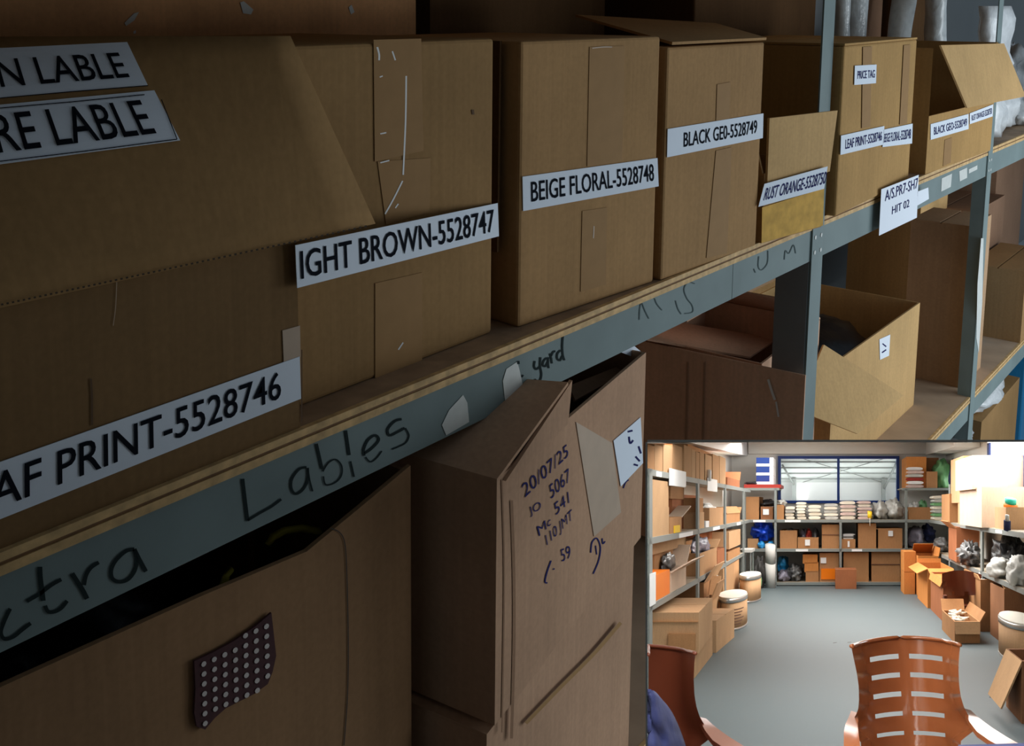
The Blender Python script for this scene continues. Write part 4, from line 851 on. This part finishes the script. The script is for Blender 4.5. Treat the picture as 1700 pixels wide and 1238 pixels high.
stack('pink and cream folded stack just right of the window mullion', 789, 856, 246, ['m_cream', 'm_pink'], 5)
stack('pink folded stack in clear wrap behind the yellow spool', 859, 920, 246, ['m_pink', 'm_cream', 'm_pink'], 6)
for a, rx, h, sd, lb in ((962, 0.17, 0.36, 42, 'left'), (1015, 0.19, 0.40, 43, 'right')):
    bag(TM, 'plastic_bag', lb+' of the two big white crumpled bags under the window', (px(a,0,BZ)[0], BZ+0.18, Y2), rx, 0.15, h, 'm_offwhite', sd, group='white crumpled bags')
sp = mtube('thread_spool', [TM(px(911,0,BZ)[0], BZ-0.01, Y2+0.03), TM(px(911,0,BZ)[0], BZ-0.01, Y2+0.15)], 0.0028, 'm_yellow', None, 12); tag(sp, 'yellow spool standing before the pink folded stack', 'spool')
mtube('thread_tail', [TM(px(911,0,BZ)[0], BZ-0.02, Y2+0.03), TM(px(911,0,BZ)[0], BZ-0.025, Y2-0.12)], 0.0004, 'm_cream', sp, 5)
# --- back rack, carton rows
fbox('carton topped with odds and ends, first on the back rack\'s middle shelf', 548, 617, Y1, 366, mat='mcard_c', opened=True, group=GB)
bag(TM, 'plastic_bag', 'pale bag in the first carton of the back rack\'s middle shelf', (px(584,0,BZ)[0], BZ+0.2, Y1+0.19), 0.12, 0.12, 0.18, 'm_greybag', 44)
r = fbox('low open carton with a white label and dark bundles in it', 620, 704, Y1, 394, mat='mcard_c', opened=True, group=GB)
mbox('label', px(649,0,BZ)[0], px(669,0,BZ)[0], BZ+0.02, BZ+0.03, hl(428,BZ), hl(404,BZ), 'm_white', r)
for a, rx, mt, sd, lb in ((642, 0.10, 'm_purple', 45, 'dark purple bundle in the low open carton'), (662, 0.07, 'm_red', 46, 'crimson bundle in the low open carton'), (688, 0.09, 'm_greybag', 47, 'grey bundle in the low open carton')):
    bag(TM, 'cloth_bundle', lb, (px(a,0,BZ)[0], BZ+0.14+0.05*(sd % 2), Y1+0.015), rx, 0.08, 0.36, mt, sd, 'bundle')
r = fbox('tall carton with a seam across it left of the back rack\'s middle post', 717, 787, Y1, 345, mat='mcard_c', group=GB); mbox('seam_line', px(717,0,BZ)[0], px(787,0,BZ)[0], BZ+0.025, BZ+0.03, hl(385.5,BZ), hl(383,BZ), 'm_print', r)
r = fbox('small carton with papers piled on it right of the middle post', 797, 853, Y1, 404, mat='mcard_c', group=GB); mbox('label', px(822,0,BZ)[0], px(830,0,BZ)[0], BZ+0.02, BZ+0.03, hl(434,BZ), hl(410,BZ), 'm_white', r)
stack('papers piled on the small carton right of the middle post', 797, 852, 380, ['m_white', 'm_greybag', 'm_white'], 4, z0=hl(404,BZ+.03)+0.013, cat='papers', group='papers')
r = fbox('tall plain carton hanging spool thread on its front', 864, 937, Y1, 340, mat='mcard_c', group=GB)
r = fbox('wide carton with a white label at the right of the back rack\'s middle shelf', 945, 1043, Y1, 360, mat='mcard_c', group=GB, flaps=(('L', 160, 0.08),)); mbox('label', px(987,0,BZ)[0], px(1006,0,BZ)[0], BZ+0.02, BZ+0.03, hl(390,BZ), hl(368,BZ), 'm_white', r)
bag(TM, 'plastic_bag', 'bright blue bag at the left of the back rack\'s bottom shelf', (px(553,0,BZ)[0], BZ+0.22, Y0+0.12), 0.11, 0.1, 0.34, 'm_lblue', 48)
bag(TM, 'plastic_bag', 'grey bag low on the left of the back rack\'s bottom shelf', (px(560,0,BZ)[0], BZ+0.08, Y0), 0.12, 0.07, 0.22, 'm_purple', 49)
bag(TM, 'plastic_bag', 'shiny grey bag before the small orange cartons', (px(606,0,BZ)[0], BZ+0.12, Y0), 0.17, 0.10, 0.32, 'm_greybag', 50, freq=4, crumple=0.25)
for k, (b0, a0, a1) in enumerate(((533, 652, 705), (498, 647, 704), (466, 640, 700))):
    fbox(['bottom', 'middle', 'top'][k]+' of the three small orange cartons on the back rack', a0, a1, Y0+[0, 0.178, 0.34][k], b0, mat='mcard_o' if k else 'mcard_c', dep=0.25, group='small orange cartons')
r = fbox('carton with an orange lower half left of the back rack\'s middle post', 708, 786, Y0, 460, mat='mcard_c', group=GB)
mbox('orange_patch', px(714,0,BZ)[0], px(775,0,BZ)[0], BZ+0.024, BZ+0.03, hl(565,BZ), hl(522,BZ), 'm_orange', r); mbox('label', px(712,0,BZ)[0], px(735,0,BZ)[0], BZ+0.022, BZ+0.03, hl(500,BZ), hl(477,BZ), 'm_white', r)
fbox('big carton behind the small carton on the floor', 805, 907, Y0, 456, mat='mcard_c', group=GB, flaps=(('F', 40, 0.12),))
r = fbox('big carton with a seam at the right of the back rack\'s bottom shelf', 918, 1034, Y0, 452, mat='mcard_c', group=GB); mbox('seam_line', px(918,0,BZ)[0], px(1034,0,BZ)[0], BZ+0.024, BZ+0.03, hl(506,BZ), hl(503,BZ), 'm_print', r)
floor_box('small plain carton on the floor before the back rack', 772, 857, 527, 597, 5.05, 0.16, 'mcard_r')
# --- right corner bay
fbox('dark orange carton high in the back rack\'s right corner bay', 1060, 1140, 1.83, 68, mat='mcard_o', group=GB, top=False)
fbox('darker carton beside the dark orange one in the right corner bay', 1141, 1190, 1.83, 72, mat='mcard_d', group=GB, top=False, Z=5.36, dep=0.28)
stack('papers and cloth piled before the dark orange carton', 1058, 1132, 108, ['m_pink', 'm_white', 'm_red', 'm_offwhite'], 6, Z=BZ-0.02, z0=1.832, dep=0.05, group='papers', cat='papers')
fbox('small tilted carton beside the green sack', 1140, 1185, 1.83, 128, mat='mcard_c', dep=0.1, Z=BZ+0.0, group=GB, top=False)
bag(TM, 'green_sack', 'green woven sack slumped in the right corner under the ceiling', (px(1222,0,5.1)[0], 5.35, 1.832), 0.18, 0.10, 0.58, 'm_green', 51, 'sack')
bag(TM, 'sack', 'dark blue sack behind the green woven one', (2.22, 4.9, Y2+0.3), 0.10, 0.12, 0.75, 'm_navy', 52)
r = fbox('shallow carton heaped with cloth in the right corner bay', 1070, 1165, Y2, 272, mat='mcard_c', group=GB, opened=True)
bag(TM, 'cloth_bundle', 'pale cloth heaped in the shallow carton', (px(1100,0,BZ)[0], BZ+0.17, Y2+0.012), 0.13, 0.12, 0.32, 'm_offwhite', 53, 'bundle'); bag(TM, 'cloth_bundle', 'dark green cloth in the shallow carton', (px(1140,0,BZ)[0], BZ+0.22, Y2+0.012), 0.10, 0.1, 0.36, 'm_green', 54, 'bundle')
stack('pile of pale and green cloth at the corner of the right rack', 1167, 1228, 224, ['m_cream', 'm_green', 'm_offwhite'], 7, Z=5.0, z0=Y2, dep=0.2)
bag(TM, 'plastic_bag', 'dark grey bag at the left of the right corner bay\'s middle shelf', (px(1110,0,BZ)[0], BZ+0.16, Y1), 0.18, 0.13, 0.42, 'm_purple', 55)
bag(TM, 'plastic_bag', 'blue-black bag in the right corner bay\'s middle shelf', (px(1160,0,BZ)[0], BZ+0.2, Y1+0.1), 0.16, 0.13, 0.34, 'm_navy', 56)
bag(TM, 'plastic_bag', 'pale bag with a pink patch on the right rack\'s lower shelf', (px(1200,0,4.95)[0], 4.95, Y1), 0.15, 0.14, 0.25, 'm_greybag', 57)
# --- right rack
def rbox(label, a0, a1, z0, b_top, Z, dep, mat='mcard_b', b_at=None, **k):
    x0, x1 = px(a0,0,Z)[0], px(a1,0,Z)[0]
    return carton(TM, 'storage_carton', label, (x0, Z, z0), x1-x0, dep, hl(b_top, Z)-z0, mat=mat, th=TH_, kk=4, group='cartons on the small room\'s right rack', **k)
rbox('tan carton at the far end of the right rack\'s carton pile', 1234, 1325, Y2, 218, 4.30, 0.3, 'mcard_c', top=False)
rbox('lower big carton of the pile on the right rack', 1364, 1560, Y2, 195, 3.30, 0.55, 'mcard_p')
rbox('middle carton with an open flap in the right rack\'s pile', 1325, 1420, Y2, 212, 3.70, 0.4, 'mcard_b', top=False)
rbox('big sunlit carton on top of the right rack\'s pile', 1326, 1580, Y2+0.46, 62, 3.42, 0.45, 'mcard_p', top=False)
rbox('narrow shaded carton behind the big sunlit one', 1290, 1330, Y2+0.30, 64, 3.92, 0.4, 'mcard_b', top=False)
rbox('small carton with a blue-topped bottle at the right edge of the right rack', 1462, 1560, Y2, 272, 3.02, 0.2, 'mcard_b', top=False)
r = thing('bottle', 'dark-based bottle standing before the small carton on the right rack', 'bottle', TM(px(1467,0,2.95)[0], 2.95, Y2)); xx = px(1467,0,2.95)[0]
mtube('base', [TM(xx,2.95,Y2), TM(xx,2.95,Y2+0.10)], 0.0024, 'm_navy', r, 10); mtube('neck', [TM(xx,2.95,Y2+0.10), TM(xx,2.95,Y2+0.16)], 0.0014, 'm_offwhite', r, 10)
r = thing('tape_roll', 'blue and orange tape rolls on the small carton at the right edge', 'roll', TM(px(1490,0,3.0)[0], 3.05, hl(272,3.02))); xx = px(1488,0,3.05)[0]; zq = hl(272,3.02)
mtube('orange_roll', [TM(xx,3.08,zq), TM(xx,3.08,zq+0.04)], 0.005, 'm_orange', r, 14); mtube('blue_roll', [TM(xx,3.08,zq+0.04), TM(xx,3.08,zq+0.09)], 0.004, 'm_teal', r, 14)
rbox('tilted reddish carton on the right rack\'s lower shelf', 1262, 1352, Y1, 356, 4.0, 0.3, 'mcard_r', rot=-0.05, flaps=(('L', 140, 0.15, 0.0, 'mcard_c'),))
bag(TM, 'plastic_bag', 'shiny grey bag left of the right rack\'s post', (px(1318,0,3.75)[0], 3.78, Y1), 0.15, 0.13, 0.34, 'm_greybag', 61, freq=4, crumple=0.25)
bag(TM, 'plastic_bag', 'big black plastic bag on the right rack\'s lower shelf', (2.12, 3.28, Y1), 0.20, 0.16, 0.48, 'm_black', 62, freq=3.5, crumple=0.25)
bag(TM, 'plastic_bag', 'white bag beside the post on the right rack\'s lower shelf', (px(1428,0,3.2)[0], 3.16, Y1), 0.14, 0.10, 0.22, 'm_offwhite', 63)
bag(TM, 'plastic_bag', 'pale bag at the right edge of the right rack\'s lower shelf', (px(1505,0,2.9)[0], 2.86, Y1), 0.13, 0.09, 0.30, 'm_offwhite', 64)
# --- floor, right side
floor_box('lower of the two stacked orange cartons at the end of the right rack', 1050, 1094, 535, 625, 4.75, 0.22, 'mcard_o', top=False)
carton(TM, 'floor_carton', 'upper of the two stacked orange cartons at the end of the right rack', (px(1050,0,4.75)[0], 4.75, 0.38), 0.20, 0.22, 0.34, mat='mcard_o', th=TH_, kk=4, top=False)
GF = 'open cartons along the right rack'
def rfloor(label, x0, x1, Z, dep, h, mat, flaps=(), op=True, **k):
    return carton(TM, 'floor_carton', label, (x0, Z, 0), x1-x0, dep, h, 0, mat, th=TH_, kk=4, opened=op, flaps=flaps, group=GF, **k)
rfloor('orange open carton behind the pale-flapped ones by the right rack', 1.50, 1.84, 4.66, 0.32, 0.66, 'mcard_o', (('B', 60, 0.2), ('R', 100, 0.14)))
rfloor('far open carton with two bright flaps by the right rack', 1.46, 1.84, 4.10, 0.46, 0.58, 'mcard_o', (('L', 205, 0.17, 0.02), ('F', 230, 0.17, 0.1), ('B', 95, 0.06)))
rfloor('nearer open carton with a bright flap by the right rack', 1.49, 1.86, 3.62, 0.44, 0.54, 'mcard_r', (('F', 240, 0.09, 0.25, 'mcard_o'), ('L', 250, 0.10, 0.05, 'mcard_o')))
r = rfloor('open carton full of white tubes on the floor', 1.385, 1.66, 3.06, 0.34, 0.235, 'mcard_c', (('F', 262, 0.13, 0.02, 'mcard_b'), ('B', 105, 0.13), ('R', 120, 0.12)))
rnd = random.Random(4)
for k in range(24):
    x, y, a = rnd.uniform(1.43, 1.62), rnd.uniform(3.09, 3.36), rnd.uniform(-0.7, 0.7)
    z = 0.18+0.07*rnd.random()
    c0 = TM(x-0.04*math.cos(a), y-0.04*math.sin(a), z); c1 = TM(x+0.04*math.cos(a), y+0.04*math.sin(a), z+rnd.uniform(-.015, .02))
    o = mtube('thread_cone', [c0, c1], [0.0011, 0.0008], 'm_cream', None, 8); tag(o, 'small cream thread tube heaped in the open carton of white tubes', 'thread tube', 'thread tubes in the open carton')
rfloor('tall open carton with plastic showing beside the right rack\'s post', 1.82, 2.05, 3.34, 0.40, 0.62, 'mcard_c', (('L', 100, 0.05, 0.1),))
rfloor('tall carton just behind the right-hand fibre drum', 1.90, 2.25, 3.02, 0.26, 0.60, 'mcard_d', (('F', 35, 0.08, 0, 'mcard_c'),))
bag(TM, 'plastic_bag', 'pale plastic showing from the tall open carton beside the post', (1.92, 3.5, 0.40), 0.08, 0.10, 0.28, 'm_offwhite', 65)
r = carton(TM, 'floor_carton', 'open carton with a hanging flap at the small room\'s lower right corner', (1.335, 1.93, 0), 0.40, 0.17, 0.43, 0, 'mcard_d', th=TH_, kk=4, opened=True, flaps=(('L', 247, 0.36, 0.05, 'mcard_b'),))
# floor marks
for a, b_ in ((770, 821), (828, 819), (1412, 1040)):
    Z = 1.5*1135.4/(b_-265.6); x = px(a, 0, Z)[0]; k = 0.02 if b_ < 900 else 0.035
    o = MB().hexa([TM(x-k, Z-0.006, 0.0005), TM(x+k, Z+0.006, 0.0005), TM(x+k*1.1, Z+0.012, 0.0005), TM(x-k*0.9, Z+0.004, 0.0005), TM(x-k, Z-0.006, 0.002), TM(x+k, Z+0.006, 0.002), TM(x+k*1.1, Z+0.012, 0.002), TM(x-k*0.9, Z+0.004, 0.002)]).build('floor_scrap', 'm_dark')
    tag(o, {770: 'dark speck on the floor left of the mid-floor pair', 828: 'dark speck on the floor right of the mid-floor pair', 1412: 'dark scrap on the floor right of the brown chair'}[a], 'scrap')

# --- brown plastic armchairs
def interp(tab, t):
    for (t0, v0), (t1, v1) in zip(tab, tab[1:]):
        if t <= t1: return v0+(v1-v0)*max(0, (t-t0)/(t1-t0))
    return tab[-1][1]
def chair(label, D, mat, slots=True, clip=None):
    """D(a,b,k) -> point: a,b are coordinates on the traced front chair, k = metres towards the viewer from the back's plane"""
    r = thing('plastic_armchair', label, 'chair', D(1050, 1560, 0.2), 'brown plastic armchairs')
    Le = [(800,836),(850,846),(900,857),(960,866),(1020,868),(1060,864),(1090,852),(1120,834),(1150,826),(1170,846),(1190,874),(1240,878),(1330,882)]
    Re = [(800,1277),(850,1272),(900,1270),(970,1273),(1020,1281),(1060,1294),(1100,1316),(1140,1338),(1165,1320),(1190,1280),(1240,1278),(1330,1276)]
    IL = [(800,905),(1200,942),(1330,950)]; ML = [(800,1022),(1200,1051),(1330,1058)]; MR = [(800,1066),(1200,1089),(1330,1094)]; IR = [(800,1202),(1200,1217),(1330,1220)]
    rows = []                                   # (b of row line)
    sl = [(866,886),(941,961),(1018,1038),(1098,1116),(1178,1194)]
    bs = [800]
    for s0, s1 in sl:
        n0 = bs[-1]; 
        for k in (1, 2): bs.append(n0+(s0-n0)*k/3)
        bs += [s0, s1]
    bs += [1225, 1260, 1300, 1330]
    cols = []
    def pt(s, b, back=0):
        T5 = [interp(t_, b) for t_ in (Le, IL, ML, MR, IR, Re)]
        s5 = [0, .18, .45, .55, .82, 1]
        a = T5[-1]
        for i in range(5):
            if s <= s5[i+1]: a = T5[i]+(T5[i+1]-T5[i])*(s-s5[i])/(s5[i+1]-s5[i]); break
        arch = 34*(2*s-1.04)**2*(1-0.25*(b-800)/500)
        bow = 0.07*(1-(2*s-1)**2)              # back curves away in the middle
        edge = 0.03*max(0, abs(2*s-1)-0.75)/0.25
        return D(a, b+arch-2, -bow+edge+0.05*((b-800)/530.0)-back)
    ss = [0, .02, .06, .12, .18, .27, .36, .45, .50, .55, .64, .73, .82, .88, .94, .98, 1]
    vs = []; fs = []; nb = len(bs); ns = len(ss)
    for k in (0, 0.022):
        for b in bs:
            for s in ss: vs.append(pt(s, b, k))
    hole = set()
    if slots:
        for j in range(nb-1):
            if (bs[j], bs[j+1]) in sl:
                for i in range(ns-1):
                    m_ = (ss[i]+ss[i+1])/2
                    if .18 < m_ < .45 or .55 < m_ < .82: hole.add((i, j))
    st = nb*ns
    for j in range(nb-1):
        for i in range(ns-1):
            if (i, j) in hole: continue
            a = j*ns+i
            fs.append((a, a+1, a+ns+1, a+ns)); fs.append((st+a, st+a+ns, st+a+ns+1, st+a+1))
            for (di, dj, e) in ((-1,0,(a,a+ns)),(1,0,(a+1,a+ns+1)),(0,-1,(a,a+1)),(0,1,(a+ns,a+ns+1))):
                ii, jj = i+di, j+dj
                if ii < 0 or jj < 0 or ii >= ns-1 or jj >= nb-1 or (ii, jj) in hole: fs.append((e[0], e[1], e[1]+st, e[0]+st))
    bk = obj('backrest', vs, fs, mat, r)
    for p in bk.data.polygons: p.use_smooth = True
    es = bk.modifiers.new('e', 'EDGE_SPLIT'); es.split_angle = math.radians(50)
    # rolled rim along the top edge
    mtube('top_rim', [pt(s, 800, -0.004) for s in ss], 0.0006, mat, r, 8)
    # arms: flat bands sweeping forward from the back's lower corners
    def band(path, wdt, th_, nm):
        vs = []; fs = []; n = len(path)
        for (a, b, k, wa, wb) in path:
            vs += [D(a, b, k), D(a+wa, b+wb, k), D(a+wa, b+wb+th_, k), D(a, b+th_, k)]
        for i in range(n-1):
            for c in range(4): fs.append((4*i+c, 4*i+(c+1)%4, 4*i+4+(c+1)%4, 4*i+4+c))
        fs += [(0,1,2,3), tuple(4*(n-1)+c for c in range(4))]
        o = obj(nm, vs, fs, mat, r, smooth=True); es = o.modifiers.new('e', 'EDGE_SPLIT'); es.split_angle = math.radians(55); return o
    band([(1290,1085,0.03,30,8),(1300,1112,0.05,42,2),(1316,1142,0.09,50,-8),(1345,1180,0.14,62,-16),(1395,1215,0.19,70,-14),(1450,1246,0.24,78,-10),(1520,1290,0.28,84,-8),(1580,1340,0.31,90,-4)], 0, 22, 'armrest')
    band([(836,1095,0.03,26,8),(826,1120,0.06,38,8),(813,1148,0.09,50,6),(806,1180,0.12,60,6),(806,1230,0.15,66,4),(806,1290,0.18,70,0),(800,1350,0.2,74,0)], 0, 22, 'armrest')
    # seat, apron and legs (mostly below the frame)
    m = MB(); S = [D(880,1330,0.02), D(1276,1330,0.02), D(1330,1480,0.40), D(820,1480,0.40)]
    m.hexa(S+[D(880,1345,0.02), D(1276,1345,0.02), D(1330,1500,0.40), D(820,1500,0.40)]); m.build('seat', mat, r)
    for a, k, a2 in ((890,-0.02,870), (1260,-0.02,1290), (830,0.36,800), (1300,0.36,1350)):
        m = MB(); b0 = 1340 if k < 0.1 else 1480
        m.hexa([D(a,b0,k), D(a+40,b0,k), D(a+40,b0,k-0.05), D(a,b0,k-0.05), D(a2,b0+420,k), D(a2+30,b0+420,k), D(a2+30,b0+420,k-0.05), D(a2,b0+420,k-0.05)]); m.build('leg', mat, r)
    return r
def dmain(a, b, k):
    x, z = px(a, b, 1.30-k); return TM(x, 1.30-k, z)
chair('glossy brown slatted armchair at the small room\'s front, facing the camera', dmain, 'chair_brown')
def dleft(a, b, k):                              # the second chair: same chair set further left, turned, cut by the added left panel
    a2 = 205-(1276-a)*1.02; y = max(1.05, 1.34-k); x, z = px(a2, b+34, y)
    return TM(max(x, lim(y)+0.006), y, z)
chair('dark brown armchair cut off by the small room\'s left edge', dleft, 'chair_dark', slots=False)
def dback(a, b, k):
    s = 0.36; a2 = 1278+(a-1055)*s; b2 = 592+(b-1040)*0.30; x, z = px(a2, b2, 3.02); return TM(x, 3.02-k*0.5, z)
r = thing('plastic_armchair', 'dark red-brown chair back among the cartons by the right rack', 'chair', TM(1.6, 3.5, 0), 'brown plastic armchairs')
vs = []; fs = []
for k in (0, 0.03):
    for j in range(7):
        for i in range(9):
            s = i/8; a = 1203+(1358-1203)*s+(6 if j > 4 else 0)*(1-2*s); b_ = 532+j*17+10*(2*s-1)**2*(1 if j < 3 else -1.2); x, z = px(a, b_, 3.46); vs.append(TM(x, 3.43+k+0.06*(1-(2*s-1)**2), z))
for k in range(2):
    for j in range(6):
        for i in range(8):
            if j == 5 and i in (2, 5): continue
            q = k*63+j*9+i; fs.append((q, q+1, q+10, q+9))
obj('backrest', vs, fs, 'chair_dark', r, smooth=True)
for a in (1212, 1338): x0, z0 = px(a, 630, 3.50); mbox('leg', x0, x0+0.04, 3.50, 3.54, 0, z0, 'chair_dark', r)
x0, z0 = px(1212, 672, 3.50); mbox('seat', x0, x0+0.42, 3.51, 3.58, z0-0.02, z0, 'chair_dark', r)
# navy garment over the left chair
vs = []; fs = []; n1, n2 = 14, 12
for j in range(n1+1):
    for i in range(n2+1):
        s, t_ = i/n2, j/n1; a = 6+s*(60+95*min(1, t_*1.5)**0.6); b_ = 1008+t_*330+60*(s**2)*(1-t_)
        e = 0.014*noise.noise(Vector((s*4, t_*5, 3)))
        x, z = px(a, b_, 1.12); y = 1.14+0.09*s*s+e; vs.append(TM(max(x*y/1.12, lim(y)+0.006), y, 1.5+(z-1.5)*y/1.12))
for j in range(n1):
    for i in range(n2): q = j*(n2+1)+i; fs.append((q, q+1, q+n2+2, q+n2+1))
o = obj('navy_garment', vs, fs, 'm_navy', None, smooth=True, solid=0.001); tag(o, 'dark navy garment draped before the chair at the small room\'s left edge', 'garment')
# dark blue table edge at the very front
o = MB().hexa([TM(*p) for p in [(px(1268,0,0.95)[0], 0.95, hl(1233,0.95)), (px(1540,0,0.95)[0], 0.95, hl(1226,0.95)), (px(1540,0,0.95)[0], 0.80, hl(1226,0.95)-.005), (px(1268,0,0.95)[0], 0.80, hl(1233,0.95)-.005)]] + [TM(*p) for p in [(px(1268,0,0.95)[0], 0.95, hl(1233,0.95)-.03), (px(1540,0,0.95)[0], 0.95, hl(1226,0.95)-.03), (px(1540,0,0.95)[0], 0.80, hl(1226,0.95)-.03), (px(1268,0,0.95)[0], 0.80, hl(1233,0.95)-.03)]]).build('table_edge', 'm_navy')
tag(o, 'dark blue table edge at the bottom right corner of the small room', 'table')
